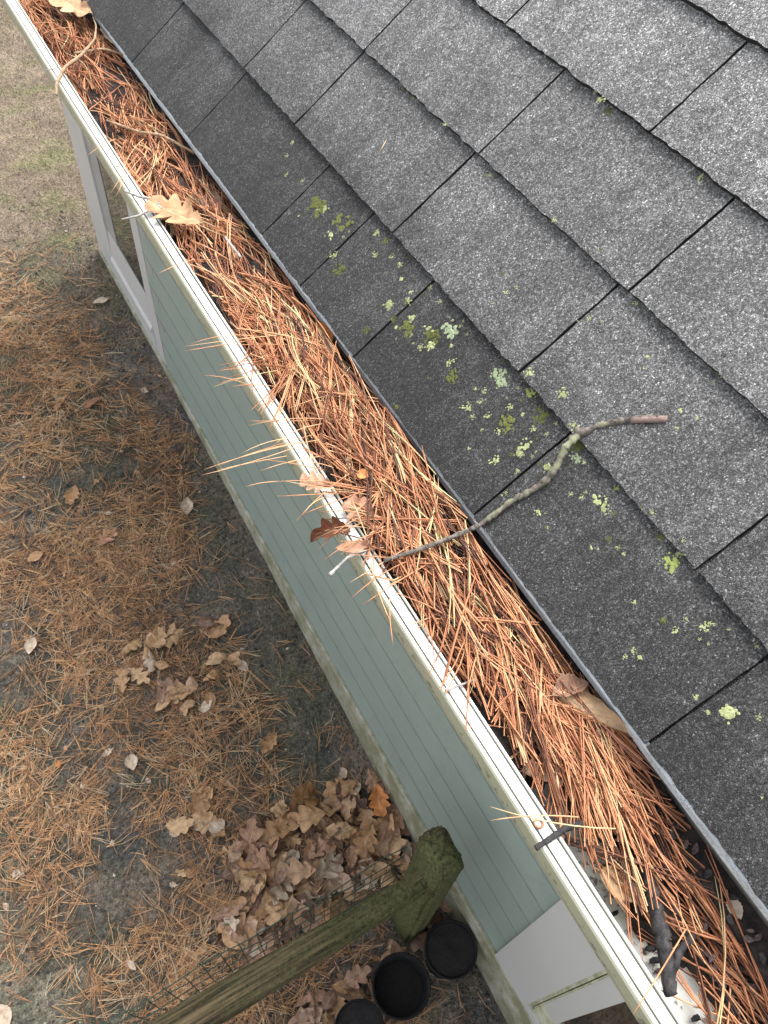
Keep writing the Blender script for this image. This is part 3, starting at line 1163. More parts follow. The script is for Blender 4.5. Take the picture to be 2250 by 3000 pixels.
# ------------------------------------------------------------------ leaves
def leaf_mesh(kind, L, W, seed, mat, curl=0.5, bend=0.0, twist=0.0, rows=26):
    r = random.Random(seed)
    cols = (-1.0, -0.62, -0.25, 0.0, 0.25, 0.62, 1.0)
    v, f, uv = [], [], []
    ph = r.uniform(0, 50)
    nl = r.choice((3, 3.5, 4))
    asym = r.uniform(-0.25, 0.25)
    deep = r.uniform(0.24, 0.62)
    for i in range(rows + 1):
        s = i / rows
        for t in cols:
            if kind == 'oak':
                env = math.sin(math.pi * min(1, s ** 0.82)) ** 0.75 * (0.62 + 0.55 * s)
                ss = s * nl + (asym if t > 0 else 0) + 0.12 * nz(s * 5, ph)
                lob = abs(math.sin(math.pi * ss))
                w = env * (deep + (1.06 - deep) * lob ** 0.8)
                if s > 0.9:
                    w = max(w, 0.30 * (1 - s) / 0.1)
                fwd = 0.20 * abs(t) ** 1.5 * lob
            else:
                w = math.sin(math.pi * s ** 0.9) ** 0.85
                w *= 1 + 0.05 * math.sin(s * 40 + ph)
                fwd = 0.06 * abs(t)
            a = w * W / 2 * t
            x = L * (s - 0.5 + fwd * 0.5)
            z = curl * (abs(t) ** 1.7) * w * W * 0.5 * (1 + 0.6 * nz(s * 4, t * 2 + ph)) + bend * L * (s - 0.5) ** 2
            z += 0.11 * W * nz(s * 5, t * 2.4, ph) + twist * a * (s - 0.5) * 2
            v.append((x, a, z))
            uv.append((s, t))
    nc = len(cols)
    for i in range(rows):
        for j in range(nc - 1):
            f.append((i * nc + j, (i + 1) * nc + j, (i + 1) * nc + j + 1, i * nc + j + 1))
    # leaf stalk
    b = MB()
    z0 = v[3][2]
    b.tube([(-L * 0.5 + 0.004, 0, z0), (-L * 0.62, 0.01 * L, z0 + 0.002), (-L * 0.72, 0.03 * L, z0 + 0.004)], 0.0007, 3)
    off = len(v)
    v += b.v
    uv += [(0, 0)] * len(b.v)
    f += [tuple(k + off for k in q) for q in b.f]
    me = mesh_of('leaf', v, f, mat, True)
    ul = me.uv_layers.new(name='UVMap')
    for lp in me.loops:
        ul.data[lp.index].uv = uv[lp.vertex_index]
    me['zmin'] = min(p[2] for p in v)
    return me


def put_leaf(name, me, loc, normal, ang, scale=1.0, lift=0.0, flip=False):
    n = Vector(normal).normalized()
    q = n.to_track_quat('Z', 'Y').to_matrix().to_4x4()
    mt = Matrix.Translation(Vector(loc) + n * lift) @ q @ Matrix.Rotation(ang, 4, 'Z') @ (Matrix.Rotation(math.pi, 4, 'X') if flip else Matrix.Identity(4)) @ Matrix.Scale(scale, 4)
    o = add(name, me)
    o.matrix_world = mt
    return o


LEAFSET = {}
for mk in ('leaf_tan', 'leaf_brown', 'leaf_pale'):
    L_ = []
    for i in range(9):
        kind = 'oak' if i < 5 else 'oval'
        L_.append(leaf_mesh(kind, 0.145 if kind == 'oak' else 0.105, 0.100 if kind == 'oak' else 0.062, i * 7 + len(mk), M[mk], curl=rnd.uniform(-0.2, 0.8), bend=rnd.uniform(-0.4, 0.8), twist=rnd.uniform(-0.9, 0.9), rows=18))
    LEAFSET[mk] = L_


def scatter(poly, n, label, group, weights, zr, sizes=(0.65, 1.05), seed=1, tilt=0.45):
    r = random.Random(seed)
    xs = [p[0] for p in poly]
    ys_ = [p[1] for p in poly]
    k = 0
    while k < n:
        x, y = r.uniform(min(xs), max(xs)), r.uniform(min(ys_), max(ys_))
        if not in_poly(x, y, poly):
            continue
        p = on_ground(x, y)
        mk = r.choices(list(weights), list(weights.values()))[0]
        me = r.choice(LEAFSET[mk])
        if p.x > 0.395:
            continue
        nrm = (r.gauss(0, tilt), r.gauss(0, tilt), 1)
        o = put_leaf('leaf', me, p, nrm, r.uniform(0, 6.28), r.uniform(*sizes), 0.012 + zr * r.random(), r.random() < 0.4)
        side = ''
        if '{side}' in label:
            side = 'near the fence post' if p.x > 0.10 else ('in the middle' if p.x > -0.12 else 'towards the left end')
        look = {'leaf_brown': 'brown', 'leaf_tan': 'tan', 'leaf_pale': 'pale greyish'}[mk] + (' lobed' if LEAFSET[mk].index(me) < 5 else ' oval')
        tag(o, label.format(look=look, side=side), 'leaf', group)
        k += 1


scatter([(650, 2560), (730, 2400), (880, 2345), (1000, 2300), (1130, 2260), (1225, 2470), (1190, 2560), (960, 2680), (720, 2830), (640, 2740)], 205,
        'dry {look} leaf in the leaf pile behind the rail, {side}', 'leaves in the pile behind the rail', {'leaf_brown': 7, 'leaf_tan': 4, 'leaf_pale': 0.8}, 0.050, (0.65, 1.15), 3)
scatter([(1310, 2640), (1240, 2720), (900, 2950), (820, 3060), (1010, 3100), (1070, 2850), (1250, 2790), (1300, 2700)], 60,
        'dry {look} leaf between the fence rail and the black pots', 'leaves beside the pots', {'leaf_brown': 8, 'leaf_tan': 2}, 0.05, (0.55, 0.95), 4)
scatter([(390, 1880), (480, 1830), (640, 1800), (700, 1960), (640, 2080), (500, 2090), (330, 2060)], 26,
        '{look} leaf in the loose cluster of leaves amid the yard needles', 'leaves in the yard cluster', {'leaf_tan': 6, 'leaf_brown': 3, 'leaf_pale': 1}, 0.02, (0.55, 0.95), 5, 0.25)
scatter([(480, 2340), (600, 2300), (640, 2440), (520, 2440)], 8,
        'curled {look} leaf in the small cluster left of the leaf pile', 'leaves in the small cluster', {'leaf_pale': 3, 'leaf_tan': 2, 'leaf_brown': 1}, 0.02, (0.6, 0.95), 6, 0.3)


def one_leaf(px, py, kind, mk, L, W, ang, label, curl=0.3, bend=0.2, seed=1, tilt=(0, 0), lift=0.014):
    p = on_ground(px * D, py * D)
    o = put_leaf('leaf', leaf_mesh(kind, L, W, seed, M[mk], curl, bend), p, (tilt[0], tilt[1], 1), R(ang), 1, lift)
    return tag(o, label, 'leaf')


one_leaf(523, 1440, 'oval', 'leaf_pale', 0.075, 0.042, 110, 'pale oval leaf on dark soil right of the yard leaf cluster', seed=21)
one_leaf(405, 1098, 'oval', 'leaf_pale', 0.105, 0.060, 70, 'pale pointed oval leaf on the needles beside the green wall', seed=22)
one_leaf(232, 1168, 'oak', 'leaf_pink', 0.115, 0.090, 215, 'pinkish lobed oak leaf alone on the needle carpet', 0.2, 0.1, seed=23)
one_leaf(160, 1075, 'oak', 'leaf_tan', 0.115, 0.080, 60, 'tan lobed oak leaf near the left edge, above the pinkish one', 0.35, 0.3, seed=24)
one_leaf(220, 654, 'oval', 'leaf_pale', 0.095, 0.050, 0, 'pale oval leaf beside the far white door post', seed=25)
one_leaf(203, 879, 'oval', 'leaf_pink', 0.115, 0.040, 20, 'folded pinkish brown leaf on needles below the far door', 1.1, 0.2, seed=26)
one_leaf(80, 1208, 'oval', 'leaf_tan', 0.075, 0.050, 15, 'rounded tan leaf at the left edge of the needle carpet', seed=27)
one_leaf(72, 1400, 'oval', 'leaf_pale', 0.080, 0.050, 60, 'pale crumpled leaf beside a tuft at the left edge', 0.7, 0.4, seed=28)
one_leaf(287, 1650, 'oval', 'leaf_pale', 0.070, 0.052, 80, 'pale cupped leaf on dark soil below the yard leaf cluster', 0.8, 0.5, seed=29)
one_leaf(585, 1608, 'oak', 'leaf_tan', 0.095, 0.070, 30, 'tan curled oak leaf right of the yard cluster, above the pile', 0.7, 0.4, seed=30)
one_leaf(740, 1672, 'oval', 'leaf_pale', 0.050, 0.036, 90, 'small yellowish round leaf on soil by the skirt board', 0.5, 0.2, seed=31)
one_leaf(497, 2010, 'oval', 'leaf_green', 0.055, 0.032, 30, 'single small green leaf at the left end of the pile', 0.3, 0.1, seed=32, lift=0.05)
one_leaf(815, 1740, 'oak', 'leaf_orange', 0.125, 0.095, 70, 'orange fan shaped oak leaf at the top corner of the pile', 0.25, 0.2, seed=33, lift=0.085)
one_leaf(790, 1825, 'oak', 'leaf_tan', 0.130, 0.105, 40, 'large light tan oak leaf lying on top of the pile', 0.15, 0.1, seed=34, lift=0.090)
one_leaf(520, 1975, 'oak', 'leaf_tan', 0.105, 0.075, 250, 'cream tan oak leaf at the lower left corner of the pile', 0.3, 0.2, seed=35, lift=0.03)
one_leaf(345, 1385, 'oak', 'leaf_tan', 0.110, 0.085, 70, 'light tan oak leaf topping the yard leaf cluster', 0.35, 0.3, seed=36, lift=0.03)
one_leaf(395, 1500, 'oak', 'leaf_tan', 0.125, 0.090, 340, 'light tan oak leaf at the bottom of the yard cluster', 0.3, 0.3, seed=37, lift=0.03)
one_leaf(300, 1465, 'oak', 'leaf_tan', 0.110, 0.080, 120, 'tan oak leaf on the left side of the yard cluster', 0.3, 0.3, seed=38, lift=0.03)
one_leaf(8, 2195, 'oval', 'leaf_pale', 0.085, 0.060, 100, 'pale yellow leaf cut off by the lower left corner', 0.3, 0.2, seed=39)
one_leaf(130, 1655, 'oval', 'leaf_orange', 0.035, 0.018, 80, 'tiny orange leaf on dark soil at the left', 0.3, 0.2, seed=40)
one_leaf(285, 2085, 'oval', 'leaf_pale', 0.05, 0.020, 110, 'narrow pale leaf on the soil left of the rail', 0.3, 0.2, seed=41)


rf = random.Random(91)
for k in range(34):
    x, y = rf.uniform(0, 620), rf.uniform(900, 2900)
    p = on_ground(x, y)
    mk = rf.choice(('leaf_tan', 'leaf_brown', 'leaf_pale'))
    o = put_leaf('leaf', rf.choice(LEAFSET[mk]), p, (rf.gauss(0, 0.3), rf.gauss(0, 0.3), 1), rf.uniform(0, 6.28), rf.uniform(0.18, 0.42), 0.010)
    tag(o, 'small %s leaf scrap scattered over the yard needles' % {'leaf_tan': 'tan', 'leaf_brown': 'brown', 'leaf_pale': 'pale greyish'}[mk], 'leaf', 'leaf scraps on the yard')

# leaves in the gutter: stalk end and tip given in viewing pixels, lying at height z
def gut_leaf(x0, y0, x1, y1, z, kind, mk, W, label, nrm=(-0.2, -0.1, 1), curl=0.3, bend=0.2, twist=0.0, seed=1, z1=None):
    A, B = on_z(x0 * D, y0 * D, z), on_z(x1 * D, y1 * D, z if z1 is None else z1)
    xa = (B - A)
    L = xa.length
    xa.normalize()
    n = Vector(nrm).normalized()
    ya = n.cross(xa).normalized()
    za = xa.cross(ya)
    c = (A + B) / 2
    mt = Matrix(((xa.x, ya.x, za.x, c.x), (xa.y, ya.y, za.y, c.y), (xa.z, ya.z, za.z, c.z), (0, 0, 0, 1)))
    o = add('leaf', leaf_mesh(kind, L, W, seed, M[mk], curl, bend, twist))
    o.matrix_world = mt
    return tag(o, label, 'leaf')


gut_leaf(445, 488, 325, 438, 0.010, 'oak', 'leaf_tan', 0.070, 'tan oak leaf in the gutter beside the grey forked twig', curl=0.2, bend=0.2, seed=51)
gut_leaf(1128, 1458, 1368, 1592, -0.004, 'oval', 'leaf_tan', 0.036, 'long twisted tan leaf in the gutter against the drip edge', (-0.65, -0.1, 1), -0.7, -0.25, 0.9, seed=54, z1=0.000)
gut_leaf(1190, 1508, 1268, 1478, -0.002, 'oval', 'leaf_brown', 0.026, 'small brown curled leaf behind the long twisted leaf', (-0.3, 0.3, 1), 0.9, 0.3, seed=58)
gut_leaf(1290, 1700, 1215, 1545, -0.022, 'oak', 'leaf_pink', 0.055, 'pinkish brown oak leaf half buried below the twisted leaf', (-0.2, 0.2, 1), 0.3, 0.2, seed=53)
gut_leaf(1120, 1668, 1290, 1650, -0.026, 'oval', 'leaf_brown', 0.034, 'brown leaf half buried across the gutter below the pinkish one', (-0.2, 0.1, 1), 0.4, 0.1, seed=52)
gut_leaf(812, 1126, 748, 1085, 0.010, 'oak', 'leaf_pink', 0.036, 'pinkish leaf lying across needles at the gutter lip', (-0.3, -0.1, 1), 0.4, 0.3, seed=55)
gut_leaf(765, 1134, 674, 1160, 0.013, 'oak', 'leaf_dark', 0.028, 'dark curled reddish brown leaf hanging over the gutter lip', (-0.6, -0.2, 1), 1.6, -1.4, 1.0, seed=56)
gut_leaf(720, 1052, 648, 1040, 0.011, 'oak', 'leaf_pink', 0.034, 'small pinkish lobed leaf on the gutter lip above the pink leaf', (-0.2, 0, 1), 0.4, 0.3, seed=57)
gut_leaf(810, 1186, 726, 1186, 0.010, 'oval', 'leaf_pink', 0.016, 'narrow folded pinkish leaf on the gutter lip below the dark leaf', (-0.2, 0, 1), 0.7, 0.2, seed=61)
gut_leaf(95, -25, 200, 42, 0.012, 'oak', 'leaf_tan', 0.080, 'tan oak leaf in the gutter at the top edge', (-0.2, -0.2, 1), 0.4, 0.3, seed=59)
gut_leaf(230, 40, 268, 115, 0.000, 'oval', 'leaf_pale', 0.040, 'pale curled leaf by the drip edge near the top', (-0.4, -0.2, 1), 0.8, 0.3, seed=60)
gut_leaf(455, 420, 470, 480, -0.010, 'oval', 'leaf_brown', 0.034, 'brown leaf tucked under the drip edge right of the oak leaf', (-0.4, -0.2, 1), 0.6, 0.3, seed=62)
gut_leaf(690, 700, 715, 760, -0.004, 'oval', 'leaf_orange', 0.030, 'orange brown leaf under the drip edge in mid gutter', (-0.5, -0.2, 1), 0.6, 0.3, seed=63)
gut_leaf(1290, 1880, 1400, 1935, -0.046, 'oval', 'leaf_tan', 0.032, 'tan leaf scrap over the bare white trough floor', (-0.2, 0, 1), 0.4, 0.2, seed=64)
gut_leaf(1572, 1935, 1600, 1985, -0.028, 'oval', 'leaf_pale', 0.014, 'small cream leaf scrap by the near drip edge', (-0.2, 0, 1), 0.2, 0.2, seed=66)
gut_leaf(770, 1020, 795, 1030, 0.022, 'oval', 'leaf_orange', 0.014, 'tiny orange leaf scrap on top of the needle heap', (-0.2, 0, 1), 0.3, 0.2, seed=67)
# ------------------------------------------------------------------ twigs
def twig(name, pts, rads, mat, label, sides=8, knots=0.15, seed=1, cat='twig', group=None):
    r = random.Random(seed)
    # resample
    P, Q = [], []
    for i in range(len(pts) - 1):
        for k in range(8):
            t = k / 8
            P.append(Vector(pts[i]).lerp(Vector(pts[i + 1]), t))
            Q.append(rads[i] + (rads[i + 1] - rads[i]) * t)
    P.append(Vector(pts[-1]))
    Q.append(rads[-1])
    # smooth
    for _ in range(2):
        P = [P[0]] + [(P[i - 1] + P[i] * 2 + P[i + 1]) / 4 for i in range(1, len(P) - 1)] + [P[-1]]
    Q = [q * (1 + knots * r.uniform(-1, 1)) for q in Q]
    c = P[0].copy()
    P = [p - c + Vector((nz(i * 0.7, seed), nz(i * 0.7, seed, 4), 0)) * 0.35 * Q[i] for i, p in enumerate(P)]
    b = MB()
    b.tube(P, Q, sides)
    o = b.build(name, mat, None, True, c)
    return tag(o, label, cat, group)


# the long twig lying over the roof edge and the gutter
tp = [(1440, 905, 'r', 0.010), (1400, 901, 'r', 0.010), (1345, 908, 'r', 0.011), (1290, 920, 'r', 0.012), (1250, 938, 'r', 0.015), (1222, 965, 'r', 0.020), (1205, 1003, 'r', 0.016), (1183, 1035, 'r', 0.014),
      (1150, 1058, 'r', 0.014), (1105, 1082, 'r', 0.015), (1070, 1110, 'r', 0.016), (1035, 1135, 'r', 0.017)]
tw = [on_roof(x * D, y * D, h) for x, y, _, h in tp]
zend = tw[-1].z
for x, y, zz in ((985, 1157, zend * 0.75 + 0.004), (920, 1182, 0.024), (830, 1211, 0.020)):
    tw.append(on_z(x * D, y * D, zz))
rr = [0.76 * q for q in [0.0042, 0.0040, 0.0042, 0.0044, 0.0050, 0.0056, 0.0050, 0.0048, 0.0044, 0.0042, 0.0040, 0.0040, 0.0036, 0.0033, 0.0030]]
t0 = twig('twig', tw, rr, M['twig_lichen'], 'long crooked lichen covered twig lying across shingles and gutter', 9, 0.26, 3)
# reddish bare end and knob as parts
b = MB()
c0 = Vector(tw[0])
d0 = (Vector(tw[2]) - c0)
b.tube([Vector((0, 0, 0)) - d0.normalized() * 0.0004, d0 * 0.25, d0 * 0.5, d0 * 0.8], [0.0038, 0.0036, 0.0037, 0.0038], 9)
add('bare_end', mesh_of('bare_end', b.v, b.f, M['twig_end'], True), t0)
kn = MB()
kp = on_roof(1244 * D, 922 * D, 0.019) - c0
kb = Vector(tw[4]) - c0
kn.tube([kb, kb.lerp(kp, 0.6), kp], [0.0044, 0.0036, 0.0020], 7)
add('side_stub', mesh_of('side_stub', kn.v, kn.f, M['twig_lichen'], True), t0)


def flat_twig(pix, z, rads, mat, label, seed=1, cat='twig'):
    if not isinstance(z, (list, tuple)):
        z = [z] * len(pix)
    return twig('twig', [on_z(x * D, y * D, zz) for (x, y), zz in zip(pix, z)], rads, M[mat], label, 7, 0.14, seed, cat)


flat_twig([(712, 1243), (732, 1222), (752, 1203), (790, 1190)], [0.006, 0.009, 0.011, 0.012], [0.0028, 0.0016, 0.0017, 0.0014], 'twig_grey', 'short grey knobbed twig sticking out below the dark leaf', 4)
flat_twig([(962, 1491), (982, 1484), (1003, 1477), (1030, 1465)], [0.004, 0.005, 0.005, -0.004], [0.0021, 0.0013, 0.0013, 0.0013], 'twig_grey', 'small grey stalk lying across the bare gutter lip', 5)
flat_twig([(1157, 1832), (1190, 1810), (1222, 1790), (1255, 1778)], [0.006, 0.007, 0.004, -0.012], [0.0026, 0.0029, 0.0032, 0.0034], 'bark_black', 'short black twig across the gutter lip by the copper screw', 6)
flat_twig([(268, 412), (300, 425), (330, 430), (350, 452), (300, 470), (272, 478)][:4], [0.006, 0.009, 0.010, 0.010], [0.0016, 0.0022, 0.0026, 0.0022], 'twig_grey', 'grey forked twig on the lip left of the tan oak leaf', 7)
flat_twig([(262, 474), (300, 466), (325, 452), (345, 438)], [0.003, 0.008, 0.010, 0.012], [0.0012, 0.0018, 0.0022, 0.0022], 'twig_grey', 'thin grey twig across the lip below the forked twig', 8)
flat_twig([(122, 205), (122, 180), (140, 145), (175, 120), (205, 85), (208, 55), (200, 35)], [0.000, 0.008, 0.012, 0.012, 0.014, 0.016, 0.016], [0.0022, 0.0030, 0.0036, 0.0032, 0.0022, 0.0018, 0.0014], 'twig_tan', 'curved tan twig hanging over the lip near the top', 9)
flat_twig([(230, 260), (300, 285), (350, 292), (420, 330)], [-0.004, -0.002, -0.001, -0.006], [0.0018, 0.0026, 0.0028, 0.0024], 'twig_tan', 'brown twig lying among needles in the far gutter', 10)
flat_twig([(160, 115), (225, 105), (290, 125)], [-0.002, 0.0, -0.002], [0.0022, 0.0026, 0.0024], 'twig_tan', 'brown twig crossing the gutter near the top', 11)
flat_twig([(655, 600), (690, 625), (712, 668)], [-0.004, -0.002, -0.004], [0.0024, 0.0026, 0.0022], 'twig_grey', 'grey twig under the drip edge in the far gutter', 12) if False else None
flat_twig([(486, 512), (500, 530), (520, 556)], [0.002, 0.004, 0.002], [0.0020, 0.0024, 0.0022], 'twig_grey', 'short grey twig among needles beyond the middle of the gutter', 13)
flat_twig([(128, 145), (110, 150), (95, 152)], [0.004, 0.004, 0.002], [0.0011, 0.0010, 0.0008], 'twig_grey', 'tiny pale twig tip poking over the lip near the top', 14)
flat_twig([(1385, 1850), (1405, 1920), (1425, 2000), (1440, 2080), (1448, 2150)], [-0.034, -0.035, -0.038, -0.042, -0.046], [0.0050, 0.0065, 0.0075, 0.0070, 0.0060], 'bark_black', 'long strip of black wet bark in the near gutter', 15, 'bark')
flat_twig([(1440, 2140), (1470, 2050), (1500, 2020)], [-0.045, -0.04, -0.040], [0.003, 0.004, 0.003], 'bark_black', 'black wet twig piece beside the long bark strip', 16)
flat_twig([(1220, 1810), (1300, 1850), (1340, 1880)], [-0.044, -0.04, -0.044], [0.002, 0.0025, 0.002], 'bark_purple', 'dark twig under needles at the near gutter', 17)
flat_twig([(822, 335), (830, 318), (836, 305)], [0.0, 0.0, 0.0], [0.001, 0.001, 0.001], 'twig_tan', 'x', 18) if False else None

# bark crumbs and chips in the gutter
chips = []
for k in range(5):
    b = MB()
    r = random.Random(100 + k)
    n = 7
    ring0, ring1 = [], []
    for i in range(n):
        a = 2 * math.pi * i / n
        rad = r.uniform(0.6, 1.1)
        ring0.append((rad * math.cos(a), 0.55 * rad * math.sin(a), r.uniform(-0.05, 0.05)))
        ring1.append((rad * 0.85 * math.cos(a), 0.5 * rad * math.sin(a), 0.30 + r.uniform(-0.1, 0.12)))
    b.v = ring0 + ring1
    b.f = [tuple(reversed(range(n))), tuple(range(n, 2 * n))] + [(i, (i + 1) % n, n + (i + 1) % n, n + i) for i in range(n)]
    chips.append(mesh_of('bark_chip', b.v, b.f, M['bark_black'] if k < 3 else M['bark_purple']))
r3 = random.Random(77)
for k in range(170):
    y = r3.choice((r3.uniform(-0.2, 0.25), r3.uniform(-0.2, 2.0)))
    x = r3.uniform(0.045, 0.138)
    if k > 105:
        x, y = r3.uniform(0.085, 0.140), r3.uniform(-0.16, 0.13)
    if nz(x * 14, y * 9, 21.0) > 0.05 and y > 0.12:
        x = r3.uniform(0.10, 0.135)
    o = add('bark_chip', r3.choice(chips))
    zt = max(muck_z(x, y), trough_floor(x) + 0.003)
    o.matrix_world = Matrix.Translation((x, y, zt + 0.004)) @ Matrix.Rotation(r3.uniform(0, 6.3), 4, 'Z') @ Matrix.Rotation(r3.gauss(0, 0.4), 4, 'X') @ Matrix.Scale(r3.uniform(0.0035, 0.009), 4)
    tag(o, 'dark wet bark chip in the gutter mould, ' + ('nearer than the copper screw' if y < 0.1 else 'between the screw and the long twig' if y < 0.4 else 'between the long twig and the oak leaf' if y < 1.25 else 'beyond the oak leaf'), 'bark', 'bark chips in the gutter')

# ------------------------------------------------------------------ lichen on the shingles
def lichen_mesh(seed, specks, mat, round_=False):
    r = random.Random(seed)
    v, f = [], []
    for k in range(specks):
        if k == 0 and round_:
            cx = cy = 0
            rad = 0.62
        else:
            d = r.random() ** 0.6 * 0.95
            a = r.uniform(0, 6.28)
            cx, cy = d * math.cos(a), d * math.sin(a)
            rad = r.uniform(0.10, 0.30) * (1.1 - 0.4 * d)
        n = 9
        b = len(v)
        ph = r.uniform(0, 40)
        v.append((cx, cy, 0.10 + 0.12 * rad))
        for ring, hh in ((0.6, 0.16), (1.0, 0.0)):
            for i in range(n):
                a = 2 * math.pi * i / n
                q = rad * ring * (1 + 0.45 * nz(math.cos(a) * 1.5, math.sin(a) * 1.5, ph))
                v.append((cx + q * math.cos(a), cy + q * math.sin(a), hh * (0.5 + rad) + r.uniform(-0.02, 0.03)))
        for i in range(n):
            i2 = (i + 1) % n
            f.append((b, b + 1 + i, b + 1 + i2))
            f.append((b + 1 + i, b + 1 + n + i, b + 1 + n + i2, b + 1 + i2))
    return mesh_of('lichen', v, f, mat)


LM = {'y': [lichen_mesh(k, 14, M['lichen_yellow'], k == 0) for k in range(6)],
      'p': [lichen_mesh(20 + k, 30, M['lichen_pale'], False) for k in range(3)],
      'b': [lichen_mesh(30 + k, 22, M['lichen_bright'], False) for k in range(2)],
      'm': [lichen_mesh(40 + k, 34, M['moss_dark']) for k in range(3)]}
z8 = lambda x, y: (1000 + x / 1.3272, 1000 + y / 1.3272)
z1_ = lambda x, y: (700 + x / 1.0703, y / 1.0703)
z7 = lambda x, y: (1250 + x / 1.659, 1700 + y / 1.659)
LIC = []
for (x, y, rr_, t) in [(615, 140, 38, 'p'), (740, 200, 22, 'b'), (430, 80, 19, 'y'), (345, 15, 16, 'y'), (480, 255, 20, 'y'), (430, 135, 27, 'm'), (560, 190, 12, 'y'), (540, 235, 12, 'y'), (570, 290, 13, 'y'),
                       (655, 255, 13, 'y'), (715, 405, 24, 'y'), (690, 435, 16, 'y'), (585, 465, 24, 'y'), (905, 455, 23, 'p'), (905, 405, 30, 'm'), (1000, 620, 26, 'y'), (1025, 650, 22, 'y'), (763, 665, 14, 'y'),
                       (1275, 860, 32, 'b'), (1310, 830, 18, 'y'), (860, 200, 20, 'y'), (730, 120, 18, 'y'), (680, 92, 11, 'y'), (1070, 572, 11, 'b'), (970, 803, 10, 'y'), (1075, 803, 10, 'y'), (1320, 270, 11, 'y'),
                       (1210, 665, 12, 'y'), (1190, 60, 9, 'y'), (1480, 128, 10, 'y'), (680, 510, 11, 'y'), (745, 340, 12, 'y'), (610, 350, 14, 'y'), (740, 450, 9, 'y'), (800, 490, 18, 'y'), (935, 605, 9, 'y'),
                       (890, 595, 9, 'y'), (775, 285, 28, 'm'), (645, 320, 34, 'm'), (510, 295, 11, 'y'), (705, 285, 9, 'y'), (905, 325, 20, 'y'), (1240, 765, 16, 'm'), (1040, 770, 10, 'm'), (1100, 828, 9, 'y'), (215, 255, 9, 'm'), (640, 595, 9, 'y')]:
    LIC.append((*z8(x, y), rr_ / 1.3272, t))
for (x, y, rr_, t) in [(265, 655, 17, 'y'), (285, 740, 16, 'y'), (292, 800, 14, 'y'), (430, 733, 13, 'y'), (320, 710, 34, 'm'), (235, 650, 34, 'm'), (150, 488, 7, 'y'), (200, 568, 8, 'y'), (315, 842, 18, 'm'), (425, 795, 11, 'y'),
                       (470, 955, 16, 'y'), (537, 918, 9, 'y'), (530, 945, 13, 'y'), (540, 997, 13, 'y'), (595, 1030, 20, 'y'), (600, 1085, 15, 'y'), (570, 1090, 11, 'y'), (660, 1035, 30, 'p'),
                       (835, 920, 11, 'y'), (870, 905, 9, 'y'), (785, 548, 8, 'y'), (990, 690, 9, 'y'), (1090, 800, 9, 'm'), (1445, 560, 11, 'y'), (1140, 315, 13, 'y'), (1160, 350, 12, 'm'), (485, 1000, 9, 'm'), (505, 830, 9, 'y'),
                       (480, 805, 8, 'y'), (460, 755, 11, 'm'), (510, 875, 8, 'y'), (600, 902, 9, 'y'), (630, 945, 7, 'y'), (400, 1035, 11, 'm'), (1240, 950, 9, 'y'), (1095, 1000, 8, 'y'), (520, 1030, 26, 'm'), (600, 1060, 26, 'm'), (645, 390, 7, 'y'), (548, 308, 6, 'y')]:
    LIC.append((*z1_(x, y), rr_ / 1.0703, t))
for (x, y, rr_, t) in [(1210, 245, 16, 'y'), (1352, 228, 24, 'y'), (1388, 215, 16, 'y'), (1010, 105, 12, 'y'), (1150, 195, 14, 'm'), (1005, 345, 14, 'y'), (1035, 375, 12, 'y'), (960, 372, 12, 'y'), (1310, 565, 14, 'y'),
                       (1465, 645, 36, 'y'), (1365, 640, 12, 'y'), (1620, 665, 15, 'y'), (1600, 320, 12, 'y'), (1370, 305, 8, 'y'), (1630, 1055, 6, 'y')]:
    LIC.append((*z7(x, y), rr_ / 1.659, t))
NAMES = {'y': ('yellow green lichen patch on the dark lower shingles', 'yellow lichen patches on the roof'), 'm': ('dark olive moss patch on the dark lower shingles', 'dark moss patches on the roof')}
UNIQ = {(615, 140): 0}
r9 = random.Random(8)
for k in range(70):
    bx, by, br, bt = r9.choice(LIC[:90])
    LIC.append((bx + r9.gauss(0, 38), by + r9.gauss(0, 38), r9.uniform(3.0, 7.0), r9.choice('yyym')))
bigs = ['large pale green lichen patch on the lowest shingle course, upper one', 'pale green lichen patch right beside the crooked twig', 'bright yellow green lichen patch under a shingle butt left of the twig', 'bright yellow green lichen patch nearest the right edge', 'x']
seen = {}
